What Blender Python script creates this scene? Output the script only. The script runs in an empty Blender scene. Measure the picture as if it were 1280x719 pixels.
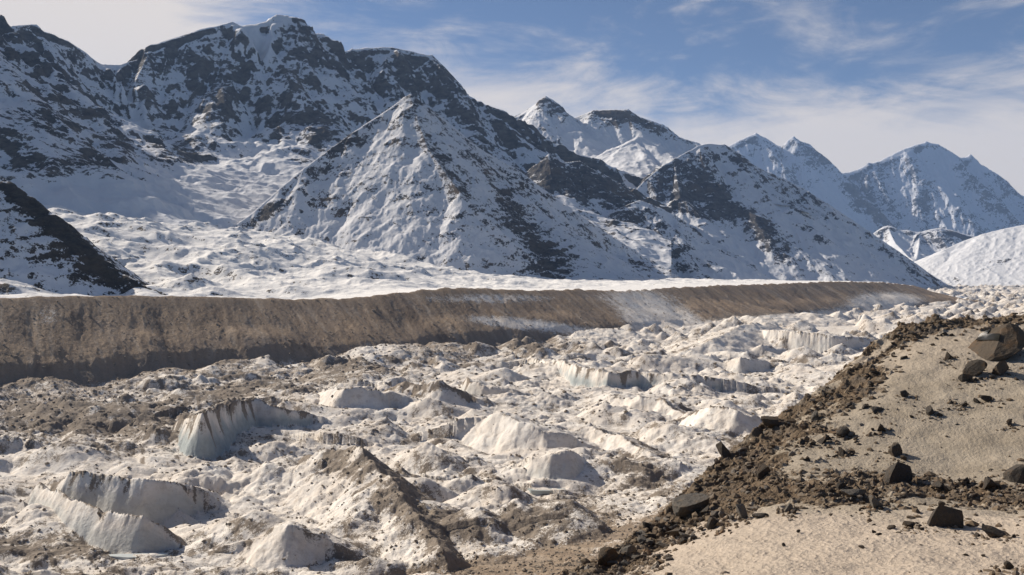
import bpy, math, random
import numpy as np
random.seed(7)
rng = np.random.default_rng(11)
f32 = np.float32
scene = bpy.context.scene
COL = scene.collection

# ------------------------------------------------------------------ view geometry (1280 x 719 photograph)
F = 1244.0
PITCH = math.atan((359.5 - 340.0) / F)
CP, SP = math.cos(PITCH), math.sin(PITCH)

def ray(px, py):
    """direction through a photo pixel as (X per metre of depth, Z per metre of depth)"""
    x = (np.asarray(px, float) - 640.0) / F
    y = -(np.asarray(py, float) - 359.5) / F
    dy = CP + y * SP
    return x / dy, (-SP + y * CP) / dy

def pix(X, Y, Z):
    yy = Y * CP - Z * SP
    zz = Y * SP + Z * CP
    return 640.0 + F * X / yy, 359.5 - F * zz / yy

def pt(px, py, d):
    u, w = ray(px, py)
    return (float(u * d), float(d), float(w * d))

# ------------------------------------------------------------------ noise
def hsh(ix, iy, seed):
    h = ix.astype(np.uint32) * np.uint32(374761393) + iy.astype(np.uint32) * np.uint32(668265263) + np.uint32((seed * 1442695041) & 0xffffffff)
    h = (h ^ (h >> np.uint32(13))) * np.uint32(1274126177)
    return h ^ (h >> np.uint32(16))

_ga = np.linspace(0, 2 * np.pi, 256, endpoint=False)
GX, GY = np.cos(_ga).astype(f32), np.sin(_ga).astype(f32)

def perlin(x, y, seed=0):
    x = np.asarray(x, f32); y = np.asarray(y, f32)
    x, y = np.broadcast_arrays(x, y)
    xf = np.floor(x); yf = np.floor(y)
    xi = xf.astype(np.int32); yi = yf.astype(np.int32)
    fx = x - xf; fy = y - yf
    ux = fx * fx * fx * (fx * (fx * 6 - 15) + 10)
    uy = fy * fy * fy * (fy * (fy * 6 - 15) + 10)
    def g(dx, dy):
        k = (hsh(xi + dx, yi + dy, seed) & np.uint32(255)).astype(np.int32)
        return GX[k] * (fx - dx) + GY[k] * (fy - dy)
    a = g(0, 0); b = g(1, 0); c = g(0, 1); d = g(1, 1)
    ab = a + ux * (b - a); cd = c + ux * (d - c)
    return (ab + uy * (cd - ab)) * f32(1.5)

def fbm(x, y, seed=0, octv=4, gain=0.5, lac=2.03):
    r = 0; a = 1.0; t = 0
    for i in range(octv):
        r = r + a * perlin(x, y, seed + i * 17); t += a
        x = x * lac + 3.7; y = y * lac - 1.3; a *= gain
    return r / t

def ridged(x, y, seed=0, octv=4, gain=0.5, lac=2.03):
    r = 0; a = 1.0; t = 0; w = 1.0
    for i in range(octv):
        n = 1 - np.abs(perlin(x, y, seed + i * 17)) * 1.3
        n = np.clip(n, 0, 1) ** 2
        r = r + a * n * w; t += a
        w = np.clip(n * 1.6, 0, 1)
        x = x * lac + 3.7; y = y * lac - 1.3; a *= gain
    return r / t

def sstep(a, b, x):
    t = np.clip((x - a) / (b - a), 0, 1)
    return t * t * (3 - 2 * t)

def facet(x, y, seed, k=1.15, tilt=.9):
    """wedge shaped hummocks: every cell carries a tilted, capped block, the highest one wins"""
    xf = np.floor(x); yf = np.floor(y); xi = xf.astype(np.int32); yi = yf.astype(np.int32); fx = x - xf; fy = y - yf
    r = np.full(x.shape, -9, f32)
    for i in (-1, 0, 1):
        for j in (-1, 0, 1):
            h = hsh(xi + i, yi + j, seed); g = hsh(xi + i, yi + j, seed + 77)
            dx = fx - i - (h & np.uint32(255)).astype(f32) / 255; dy = fy - j - ((h >> np.uint32(8)) & np.uint32(255)).astype(f32) / 255
            a = (g & np.uint32(255)).astype(f32) * f32(6.2832 / 255); q = ((g >> np.uint32(8)) & np.uint32(255)).astype(f32) / 255 * tilt
            hh = ((h >> np.uint32(16)) & np.uint32(255)).astype(f32) / 255
            v = hh + q * (np.cos(a) * dx + np.sin(a) * dy) - k * np.maximum(np.abs(dx), np.hypot(dx, dy) * .9)
            r = np.maximum(r, v)
    return r

def erosion(x, y, gx, gy, seed, octv=4, gain=0.45):
    """gullies that run down the slope: cosine ridges at right angles to the gradient, in cells"""
    H = np.zeros_like(x); dHx = np.zeros_like(x); dHy = np.zeros_like(x)
    a = 1.0; fr = 1.0; tot = 0
    for o in range(octv):
        px = x * fr; py = y * fr
        dx = gy + dHy; dy = -(gx + dHx)
        xf = np.floor(px); yf = np.floor(py)
        xi = xf.astype(np.int32); yi = yf.astype(np.int32)
        fx = px - xf; fy = py - yf
        va = np.zeros_like(x); vx = np.zeros_like(x); vy = np.zeros_like(x); wt = np.zeros_like(x) + f32(1e-6)
        for i in (-1, 0, 1):
            for j in (-1, 0, 1):
                h = hsh(xi + i, yi + j, seed + o * 31)
                hx = (h & np.uint32(1023)).astype(f32) / 1023 * f32(0.8)
                hy = ((h >> np.uint32(10)) & np.uint32(1023)).astype(f32) / 1023 * f32(0.8)
                ox = fx - i - hx; oy = fy - j - hy
                w = np.exp(-(ox * ox + oy * oy) * f32(2.2))
                m = (ox * dx + oy * dy) * f32(2 * np.pi)
                va += np.cos(m) * w; s = -np.sin(m) * w
                vx += s * dx; vy += s * dy; wt += w
        H += a * va / wt; tot += a
        dHx += a * vx / wt * fr * 0.6; dHy += a * vy / wt * fr * 0.6
        a *= gain; fr *= 2.0
    return H / tot

# ------------------------------------------------------------------ mesh helpers
def new_mesh(name, V, faces_flat, nper, attrs=None, mat=None, smooth=True):
    me = bpy.data.meshes.new(name)
    V = np.ascontiguousarray(V, f32)
    nf = len(faces_flat) // nper
    me.vertices.add(len(V)); me.vertices.foreach_set('co', V.ravel())
    me.loops.add(len(faces_flat)); me.loops.foreach_set('vertex_index', np.ascontiguousarray(faces_flat, np.int32))
    me.polygons.add(nf)
    me.polygons.foreach_set('loop_start', np.arange(0, nf * nper, nper, dtype=np.int32))
    try:
        me.polygons.foreach_set('loop_total', np.full(nf, nper, np.int32))
    except Exception:
        pass
    me.update(calc_edges=True)
    me.polygons.foreach_set('use_smooth', np.full(nf, smooth, bool))
    for k, a in (attrs or {}).items():
        at = me.attributes.new(k, 'FLOAT', 'POINT')
        at.data.foreach_set('value', np.ascontiguousarray(a, f32).ravel())
    if mat: me.materials.append(mat)
    me.update()
    return me

def link(name, me, parent=None):
    o = bpy.data.objects.new(name, me); COL.objects.link(o)
    if parent is not None: o.parent = parent
    return o

def tag(o, label=None, cat=None, group=None, kind=None):
    if label: o['label'] = label
    if cat: o['category'] = cat
    if group: o['group'] = group
    if kind: o['kind'] = kind
    return o

def quads(nd, nu):
    i = np.arange(nd * nu, dtype=np.int32).reshape(nd, nu)
    return np.stack([i[:-1, :-1], i[:-1, 1:], i[1:, 1:], i[1:, :-1]], -1).reshape(-1, 4)

def grid_obj(name, X, Y, Z, attrs, mat, keep=None, smooth=True):
    nd, nu = X.shape
    q = quads(nd, nu)
    V = np.stack([X, Y, Z], -1).reshape(-1, 3)
    if keep is not None:
        kf = keep.reshape(-1)
        q = q[kf]
        used = np.zeros(len(V), bool); used[q.ravel()] = True
        idx = np.cumsum(used) - 1
        V = V[used]; q = idx[q]
        attrs = {k: a.reshape(-1)[used] for k, a in attrs.items()}
    return link(name, new_mesh(name, V, q.ravel(), 4, attrs, mat, smooth))

def fan_grid(u0, u1, nu, d0, d1, nd, power=0.0):
    u = np.linspace(u0, u1, nu)
    s = np.linspace(0, 1, nd)
    dl = d0 * (d1 / d0) ** s
    dn = d0 + (d1 - d0) * s
    d = dl * (1 - power) + dn * power
    U, D = np.meshgrid(u, d)
    return (U * D).astype(f32), D.astype(f32), u, d

def slope_grid(Z, u, d):
    zu = np.gradient(Z, u, axis=1); zd = np.gradient(Z, d, axis=0)
    zx = zu / d[:, None]; zy = zd - zx * u[None, :]
    return zx, zy

def seg_dist(X, Y, P):
    """nearest point of a polyline: distance, height there, arc length, nearest plan point"""
    best = np.full(X.shape, 1e9, f32); zb = np.zeros(X.shape, f32); ab = np.zeros(X.shape, f32)
    acc = 0.0
    for (x0, y0, z0), (x1, y1, z1) in zip(P[:-1], P[1:]):
        dx, dy = x1 - x0, y1 - y0; L2 = dx * dx + dy * dy + 1e-9
        t = np.clip(((X - x0) * dx + (Y - y0) * dy) / L2, 0, 1)
        d = np.hypot(X - x0 - t * dx, Y - y0 - t * dy)
        m = d < best
        best = np.where(m, d, best); zb = np.where(m, z0 + t * (z1 - z0), zb)
        ab = np.where(m, acc + t * math.sqrt(L2), ab)
        acc += math.sqrt(L2)
    return best.astype(f32), zb.astype(f32), ab.astype(f32)

def seg_height(X, Y, P, fn):
    """upper envelope of every segment's own slope, so that heights never jump where the nearest segment changes"""
    Z = np.full(X.shape, -1e9, f32); D = np.full(X.shape, 1e9, f32); A = np.zeros(X.shape, f32); ZC = np.zeros(X.shape, f32)
    acc = 0.0
    for (x0, y0, z0), (x1, y1, z1) in zip(P[:-1], P[1:]):
        dx, dy = x1 - x0, y1 - y0; L2 = dx * dx + dy * dy + 1e-9
        t = np.clip(((X - x0) * dx + (Y - y0) * dy) / L2, 0, 1)
        d = np.hypot(X - x0 - t * dx, Y - y0 - t * dy)
        zc = z0 + t * (z1 - z0); zz = zc - fn(d)
        m = zz > Z
        Z = np.where(m, zz, Z); D = np.where(m, d, D); ZC = np.where(m, zc, ZC); A = np.where(m, acc + t * math.sqrt(L2), A)
        acc += math.sqrt(L2)
    return Z.astype(f32), D.astype(f32), ZC.astype(f32), A.astype(f32)

def smax(a, b, k):
    h = np.clip(k - np.abs(a - b), 0, None) / k
    return np.maximum(a, b) + h * h * k * .25

# ------------------------------------------------------------------ material helpers
class NT:
    def __init__(s, name):
        s.m = bpy.data.materials.new(name); s.m.use_nodes = True
        s.t = s.m.node_tree; s.n = s.t.nodes; s.n.clear()
        s.out = s.n.new('ShaderNodeOutputMaterial')
        s.b = s.n.new('ShaderNodeBsdfPrincipled')
        s.t.links.new(s.b.outputs[0], s.out.inputs['Surface'])
        s.co = s.n.new('ShaderNodeNewGeometry').outputs['Position']
    def L(s, a, b): s.t.links.new(a, b)
    def set(s, sock, v):
        if hasattr(v, 'is_linked') or hasattr(v, 'links'): s.L(v, sock)
        else: sock.default_value = v
    def attr(s, name):
        a = s.n.new('ShaderNodeAttribute'); a.attribute_name = name; return a.outputs['Fac']
    def noise(s, scale, detail=6, rough=0.6, vec=None, stretch=None, rot=None, dist=0.0):
        n = s.n.new('ShaderNodeTexNoise'); n.inputs['Scale'].default_value = scale
        n.inputs['Detail'].default_value = detail; n.inputs['Roughness'].default_value = rough
        n.inputs['Distortion'].default_value = dist
        v = vec or s.co
        if stretch or rot:
            mp = s.n.new('ShaderNodeMapping'); s.L(v, mp.inputs['Vector'])
            if stretch: mp.inputs['Scale'].default_value = stretch
            if rot: mp.inputs['Rotation'].default_value = rot
            v = mp.outputs[0]
        s.L(v, n.inputs['Vector']); return n.outputs['Fac']
    def voro(s, scale, feature='F1', vec=None):
        n = s.n.new('ShaderNodeTexVoronoi'); n.feature = feature; n.inputs['Scale'].default_value = scale
        s.L(vec or s.co, n.inputs['Vector']); return n
    def math(s, op, a, b=0.0, c=None, clamp=False):
        n = s.n.new('ShaderNodeMath'); n.operation = op; n.use_clamp = clamp
        s.set(n.inputs[0], a); s.set(n.inputs[1], b)
        if c is not None: s.set(n.inputs[2], c)
        return n.outputs[0]
    def ramp(s, v, lo, hi, a=0.0, b=1.0):
        n = s.n.new('ShaderNodeMapRange'); n.interpolation_type = 'SMOOTHSTEP'; s.set(n.inputs[0], v)
        n.inputs[1].default_value = lo; n.inputs[2].default_value = hi
        n.inputs[3].default_value = a; n.inputs[4].default_value = b
        return n.outputs[0]
    def mix(s, f, a, b):
        n = s.n.new('ShaderNodeMix'); n.data_type = 'RGBA'
        s.set(n.inputs[0], f)
        for k, v in ((6, a), (7, b)):
            if isinstance(v, (tuple, list)): n.inputs[k].default_value = tuple(v) + ((1.0,) if len(v) == 3 else ())
            else: s.L(v, n.inputs[k])
        return n.outputs[2]
    def bump(s, h, strength, dist):
        n = s.n.new('ShaderNodeBump'); n.inputs['Strength'].default_value = strength if not hasattr(strength, 'links') else 1
        if hasattr(strength, 'links'): s.L(strength, n.inputs['Strength'])
        n.inputs['Distance'].default_value = dist; s.L(h, n.inputs['Height']); return n.outputs[0]
    def finish(s, col, rough=0.85, spec=0.2, nrm=None):
        s.set(s.b.inputs['Base Color'], tuple(col) + (1,) if isinstance(col, tuple) and len(col) == 3 else col)
        s.set(s.b.inputs['Roughness'], rough)
        s.b.inputs['Specular IOR Level'].default_value = spec
        if nrm is not None: s.L(nrm, s.b.inputs['Normal'])
        return s.m

def mountain_mat(name, px_m, snow=(0.74, 0.74, 0.75), dark=(0.045, 0.045, 0.05), light=(0.15, 0.135, 0.115), warm=(0.17, 0.12, 0.075)):
    """px_m: metres per picture pixel out there, sets the grain"""
    t = NT(name)
    r = t.attr('rock')
    n1 = t.noise(0.22 / px_m, 5, 0.65)
    n2 = t.noise(0.55 / px_m, 3, 0.7, stretch=(0.9, 0.9, 1.1))
    v = t.math('ADD', r, t.math('MULTIPLY', t.math('SUBTRACT', n1, 0.5), 1.15))
    v = t.math('ADD', v, t.math('MULTIPLY', t.math('SUBTRACT', n2, 0.5), 0.9))
    k = t.ramp(v, 0.45, 0.58)
    c = t.mix(t.ramp(t.noise(0.09 / px_m, 6, 0.7, stretch=(1, 1, 2.2)), 0.35, 0.68), dark, light)
    c = t.mix(t.ramp(t.noise(0.018 / px_m, 4, 0.6), 0.5, 0.72, 0, 0.7), c, warm)
    sn = t.mix(t.noise(0.03 / px_m, 4, 0.6), snow, tuple(x * 0.9 for x in snow))
    col = t.mix(k, sn, c)
    h = t.math('ADD', t.noise(0.35 / px_m, 4, 0.7), t.math('MULTIPLY', t.noise(0.1 / px_m, 3, 0.6), 1.6))
    nb = t.bump(h, t.ramp(k, 0, 1, 0.25, 0.9), 2.2 * px_m)
    return t.finish(col, 0.9, 0.1, nb)

# ------------------------------------------------------------------ lateral moraine line
MP0 = np.array([-416.0, 731.0]); MD = np.array([1141.0, 1326.0]); ML = float(np.hypot(*MD)); MD = MD / ML
MN = np.array([MD[1], -MD[0]])
def on_line(px, py):
    u, w = ray(px, py)
    # depth of the plan line seen at this column
    t = (u * MP0[1] - MP0[0]) / (MD[0] - u * MD[1])
    Y = MP0[1] + t * MD[1]
    return float(t), float(Y), float(w * Y)
CR = [(-160, 374), (-60, 373), (0, 372), (100, 370), (215, 370), (300, 372), (355, 374), (440, 373), (500, 366), (560, 360), (610, 361), (660, 363), (720, 362),
      (780, 364), (840, 360), (900, 357), (960, 355), (1040, 352), (1100, 353), (1140, 357), (1170, 366), (1200, 374)]
CT, CZ = [], []
for p in CR:
    t_, y_, z_ = on_line(*p); CT.append(t_); CZ.append(z_)
CT.append(CT[-1] + 120); CZ.append(-78); CT.append(CT[-1] + 3000); CZ.append(-80)

# ------------------------------------------------------------------ ice cliffs and mounds of the glacier: (crest px, base px, options)
ZG = -82.0
def cl(crest, base, front=2.4, back=0.30, streak=0.0, ice=0.0, dirt=0.0, z=ZG):
    P = []
    for (cx, cy), (bx, by) in zip(crest, base):
        u, w = ray(bx, by); d = z / w
        uc, wc = ray(cx, cy)
        h = wc * d - z
        dd = d + h / front * 0.9
        P.append((float(uc * dd), float(dd), float(wc * dd)))
    return dict(P=P, front=front, back=back, streak=streak, ice=ice, dirt=dirt)
CLIFFS = [
    cl([(190, 534), (222, 526), (252, 515), (285, 500), (315, 502), (345, 508), (385, 514)], [(190, 542), (215, 548), (250, 571), (285, 547), (315, 534), (345, 534), (385, 528)], 2.6, .5, .75, .9),
    cl([(62, 607), (85, 596), (120, 594), (180, 598), (225, 600), (244, 622)], [(80, 622), (120, 634), (150, 638), (195, 644), (228, 636), (246, 632)], 2.0, .62, .5, .5),
    cl([(48, 606), (90, 625), (125, 637), (160, 640), (178, 643), (200, 655), (219, 675)], [(62, 630), (95, 662), (112, 677), (150, 685), (185, 687), (206, 683), (222, 681)], 2.0, .95, .15, .5),
    cl([(660, 448), (700, 452), (722, 458), (760, 466), (800, 465), (840, 468), (895, 472)], [(660, 460), (700, 474), (730, 482), (760, 489), (800, 487), (840, 490), (895, 491)], 2.6, .2, .65, .9),
    cl([(640, 588), (668, 578), (690, 568), (706, 562), (722, 568), (742, 578)], [(640, 592), (660, 603), (685, 607), (708, 607), (726, 600), (744, 590)], 1.3, .35, 0, .35),
    cl([(925, 417), (960, 412), (1000, 415), (1040, 420), (1080, 426)], [(925, 428), (960, 438), (1000, 441), (1040, 443), (1080, 440)], 2.6, .1, .25, .15),
    cl([(398, 492), (412, 487), (430, 486), (470, 487)], [(398, 503), (415, 514), (432, 521), (466, 519)], 1.2, .25, 0, 0),
    cl([(575, 540), (600, 522), (620, 515), (650, 524), (680, 543), (706, 554)], [(575, 546), (598, 550), (625, 554), (655, 561), (680, 564), (706, 562)], 1.1, .3, 0, 0),
    cl([(572, 480), (588, 475), (604, 478), (632, 490)], [(572, 488), (590, 496), (606, 498), (632, 498)], 2.2, .3, .8, .4),
    cl([(480, 497), (508, 476), (530, 482), (550, 478), (592, 504)], [(480, 503), (505, 510), (530, 512), (556, 514), (592, 510)], .8, .4, .75, 0, .5),
    cl([(436, 600), (456, 584), (474, 602)], [(436, 605), (458, 609), (474, 607)], 1.4, .5, 0, .1),
    cl([(380, 574), (402, 563), (445, 560), (486, 596), (530, 655), (560, 702)], [(380, 600), (402, 625), (445, 640), (492, 668), (540, 705), (570, 730)], .60, .62, .3, 0, .5),
    cl([(300, 682), (345, 660), (360, 656), (372, 676)], [(300, 692), (345, 705), (365, 712), (374, 706)], 1.0, .4, .2, 0),
    cl([(860, 520), (890, 508), (920, 512), (950, 528)], [(860, 540), (890, 552), (920, 556), (950, 548)], .9, .4, .15, 0, .3),
    cl([(768, 500), (800, 495), (825, 500), (860, 520)], [(768, 515), (800, 522), (825, 524), (860, 532)], .9, .35, .1, 0, .2),
    cl([(905, 455), (925, 447), (955, 450)], [(905, 462), (925, 465), (955, 462)], 1.6, .3, .2, .2),
    cl([(700, 545), (740, 532), (775, 545), (815, 565)], [(700, 552), (740, 555), (775, 565), (815, 580)], .9, .35, .3, 0, .3),
    cl([(855, 440), (890, 425), (930, 405), (960, 404), (985, 412)], [(855, 447), (890, 447), (930, 440), (960, 434), (985, 430)], .45, .3, .05, 0, .1),
]
# unnamed hummocks of the same sort, strewn over the ice
rr = random.Random(5)
HUM = []
for i in range(55):
    d = 215 * (2100 / 215) ** (rr.random() ** 0.85); u = rr.uniform(-.62, .6)
    ln = rr.uniform(9, 34) * (0.8 + d / 1400); th = math.radians(rr.gauss(-22, 24))
    h = rr.uniform(2.5, 8.5) * (0.85 + d / 2400)
    if any(math.hypot(u * d - q[0], d - q[1]) < 14 + d * .035 for c in CLIFFS for q in c['P']): continue
    HUM.append((u * d, d, th, ln, h, rr.uniform(.8, 1.8), rr.uniform(.28, .5), rr.random()))

PONDPX = [(172, 690, 60, 6), (684, 609, 50, 4), (1010, 443, 90, 3), (345, 536, 44, 3)]
PONDS = []
for (a_, b_, c_, e_) in PONDPX:
    u_, w_ = ray(a_, b_); dd_ = ZG / float(w_); PONDS.append((float(u_) * dd_, dd_, c_ * dd_ / F / 2, e_ * dd_ / F / abs(float(w_)) / 2))
LAKE = pt(1030, 411, ZG / float(ray(1030, 411)[1]))

def glacier_fn(X, Y):
    """height, debris amount, ice amount, smoothness of the valley floor between the two moraines"""
    far = np.clip(Y / 900, .45, 3)
    wx = X + 14 * fbm(X / 60, Y / 60, 91, 3); wy = Y + 14 * fbm(X / 60, Y / 60, 92, 3)
    a = math.radians(-25); ca, sa = math.cos(a), math.sin(a)
    rx = wx * ca + wy * sa; ry = -wx * sa + wy * ca
    z = ZG - 2 + 7.5 * (ridged(rx / 120, ry / 75, 3, 4) - .45) * np.clip(far, .7, 1.2)
    z += 2.0 * fbm(wx / 28, wy / 28, 9, 3)
    fz = np.maximum(facet(rx / 42, ry / 27, 501) * 19, facet(rx / 23, ry / 15, 531) * 10 - 1) * np.clip(far, .75, 1.4)
    z = smax(z, ZG - 4 + fz, .8)
    patch = np.clip(.75 + 1.2 * fbm(X / 70, Y / 55, 28, 3), .38, 1.25)
    z += 4.0 * fbm(X / 260, Y / 260, 10, 2)
    smooth = np.zeros_like(X); deb = np.zeros_like(X); ice = np.zeros_like(X); crest = np.zeros_like(X)
    lowf = z.copy()
    for (x, y, th, ln, h, fs, bs, k) in HUM:
        R = max(ln, h / bs) * 1.25
        m = (np.abs(X - x) < R) & (np.abs(Y - y) < R)
        if not m.any(): continue
        xx = wx[m] * .5 + X[m] * .5 - x; yy = wy[m] * .5 + Y[m] * .5 - y
        p = xx * math.cos(th) + yy * math.sin(th); q = xx * math.sin(th) - yy * math.cos(th)
        prof = h * (1 - np.abs(p / ln) ** 1.6) * (1 + .35 * fbm(X[m] / 12, Y[m] / 12, 26, 3))
        zz = ZG + prof - np.where(q > 0, fs * q, -bs * q)
        up = zz > z[m]
        zm = z[m]; zm[up] = zz[up]; z[m] = zm
        sm = smooth[m]; sm[up] = np.where(q[up] > 0, 0.35 + .5 * (k > .5), .2); smooth[m] = sm
        cm = crest[m]; cm[up] = np.exp(-np.abs(q[up] - .5) / 1.0) * k; crest[m] = cm
        dm = deb[m]; dm[up] = np.where(q[up] > 0, -.15, .0) + (k > .75) * .3; deb[m] = dm
    for (px_, py_, pw_, ph_) in PONDS:
        k = 1 - sstep(.8, 1.35, np.hypot((X - px_) / pw_, (Y - py_) / ph_))
        z = z * (1 - k) + (ZG - .8) * k; smooth = np.maximum(smooth, k)
    for c in CLIFFS:
        P = c['P']; xs = [p[0] for p in P]; ys = [p[1] for p in P]; zs = [p[2] for p in P]
        hh = max(zs) - ZG + 6; R = hh / c['back']
        m = (X > min(xs) - R) & (X < max(xs) + R) & (Y > min(ys) - R) & (Y < max(ys) + R)
        if not m.any(): continue
        jx = 0.8 * fbm(X[m] / 7, Y[m] / 7, 71, 3) * min(2.5, float(np.mean(ys)) / 450)
        xm = X[m] + jx; ym = Y[m] + jx
        o = np.argsort(xs)
        yl = np.interp(xm, np.array(xs)[o], np.array(ys)[o])
        front = ym < yl
        sl_ = np.where(front, c['front'] * (1 + .14 * fbm(X[m] / 28, Y[m] / 28, 77, 3)), c['back'])
        zz, dist, zc, al = seg_height(xm, ym, P, lambda d: sl_ * d)
        zz = zz + 2.0 * fbm(X[m] / 13, Y[m] / 13, 78, 4) + np.where(front, .45 * fbm(X[m] / 3 + zz / 2.2, Y[m] / 3 - zz / 4, 82, 4), 0)
        up = zz > z[m]
        zm = z[m]; zm[up] = zz[up]; z[m] = zm
        sm = smooth[m]; sm[up] = np.where(front[up], 1.0 - .9 * (c['dirt'] > .4), .2); smooth[m] = sm
        hf = (zz - ZG) / np.maximum(zc - ZG, 1)
        st = np.clip(fbm(al / 9, dist / 40, 79, 4) * 2.6 + .1 + .8 * perlin(al / 30, dist / 60, 80), 0, 1) * sstep(.0, .6, hf + .5 * perlin(al / 6, al * 0, 83))
        cm = crest[m]; cm[up] = np.exp(-dist[up] / .9) * .8 * (fbm(al[up] / 10, al[up] * 0, 84, 2) > -.15); crest[m] = cm
        dm = deb[m]
        dm[up] = np.where(front[up], c['streak'] * st[up] * 1.25 - .25, c['dirt'] * .5) + c['dirt'] * np.exp(-dist[up] / 12) * .35
        deb[m] = dm
        im = ice[m]; im[up] = np.where(front[up], c['ice'] * (1 - sstep(.25, .8, hf[up] + .25 * perlin(al[up] / 8, dist[up] / 8, 81))), 0); ice[m] = im
    # flat frozen lake below the far wall
    lk = np.hypot((X - LAKE[0] - .35 * (Y - LAKE[1])) / 62, (Y - LAKE[1]) / 150) + .18 * fbm(X / 40, Y / 40, 33, 2)
    k = 1 - sstep(.85, 1.1, lk)
    z = z * (1 - k) + (ZG - .6) * k
    smooth = np.maximum(smooth, k); crest *= 1 - k; deb = deb * (1 - k) - .6 * k
    # rubble texture
    rough = (1 - .64 * np.clip(smooth, 0, 1)) * patch
    z += rough * (2.8 * facet(X / 14 + .25 * fbm(X / 6, Y / 6, 27, 2), Y / 10, 511) + 1.5 * facet(X / 7.5 + .2 * fbm(X / 3, Y / 3, 29, 2), Y / 5.5, 551) + .8 * facet(X / 3.4, Y / 2.8, 521) - 1.2 + 1.0 * (ridged(X / 17 + .3 * fbm(X / 8, Y / 8, 25, 2), Y / 14, 21, 4) - .3) + .5 * fbm(X / 2.6, Y / 2.6, 22, 3) * np.clip(far, .6, 2.0))
    z += .12 * fbm(X / 2.0, Y / 2.0, 24, 2) * (1 - k)
    return z, deb, ice, smooth, crest

# our own side: skyline of the near hillside, photo pixel + depth
NEAR = [(735, 714, 24), (770, 690, 25.5), (800, 667, 27), (860, 620, 30), (905, 575, 34), (960, 527, 37), (1040, 481, 40), (1080, 442, 43), (1120, 411, 45), (1170, 399, 46), (1230, 403, 46), (1285, 391, 46)]
NP = [(-6, -80, 0.5), (-3, 0, -1.9), (-1, 12, -4.4)] + [pt(*p) for p in NEAR] + [(34, 58, -1.2), (60, 92, -1.0), (200, 275, -2), (700, 920, -6), (6000, 8000, -10)]
def near_side(X, Y):
    dist, zc, al = seg_dist(X, Y, NP)
    px_ = np.array([p[0] for p in NP]); py_ = np.array([p[1] for p in NP])
    xl = np.interp(Y, py_[np.argsort(py_)], px_[np.argsort(py_)])
    return np.where(X < xl, dist, -dist), zc, al
IN = [(1000, 719, 17), (850, 719, 19), (1280, 719, 16), (1000, 650, 23), (1200, 650, 23), (1000, 622, 26.5), (1100, 612, 28), (1200, 602, 29), (1290, 592, 29), (1200, 550, 32),
      (1200, 500, 35.5), (1200, 450, 39.5), (1100, 550, 32.5), (1100, 500, 36), (1000, 560, 33), (1000, 600, 28.5), (920, 602, 31), (1280, 450, 39.5), (1150, 425, 43)]
TP = np.array([pt(*p) for p in IN] + [pt(*p) for p in NEAR] + [(0, 0, -1.75), (5, 0, -1.6), (12, 2, -1.8), (0, 8, -3.2), (10, 8, -3.0), (20, 25, -4.5), (30, 40, -2.3), (-3, 0, -1.9), (36, 36, -1.8), (30, 20, -2.2), (34, 58, -1.2), (60, 60, 1.5)], float)
def _phi(r2): return np.where(r2 > 1e-9, .5 * r2 * np.log(np.maximum(r2, 1e-9)), 0)
_n = len(TP)
_A = np.zeros((_n + 3, _n + 3)); _r2 = (TP[:, None, 0] - TP[None, :, 0]) ** 2 + (TP[:, None, 1] - TP[None, :, 1]) ** 2
_A[:_n, :_n] = _phi(_r2) + np.eye(_n) * 2.0; _A[:_n, _n] = 1; _A[:_n, _n + 1:] = TP[:, :2]; _A[_n:, :_n] = _A[:_n, _n:].T
_w = np.linalg.solve(_A, np.concatenate([TP[:, 2], [0, 0, 0]]))
def tps(X, Y):
    r = _w[_n] + _w[_n + 1] * X + _w[_n + 2] * Y
    for i in range(_n): r = r + _w[i] * _phi((X - TP[i, 0]) ** 2 + (Y - TP[i, 1]) ** 2)
    return np.clip(r, -9, 3)

def near_fn(X, Y):
    sd, zc, al = near_side(X, Y)
    inside = tps(np.clip(X, -6, 45), np.clip(Y, -5, 62))
    # our inner wall: concave gravel slope down to the ice
    g = 1 + .10 * perlin(al / 25, sd / 90, 301)
    out = zc - 70 * (1 - np.exp(-np.maximum(sd, 0) / 76 * g)) - .11 * np.maximum(sd, 0)
    w = sstep(-2.5, .6, sd)
    z = inside * (1 - w) + out * w
    return z, sd, al

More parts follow.
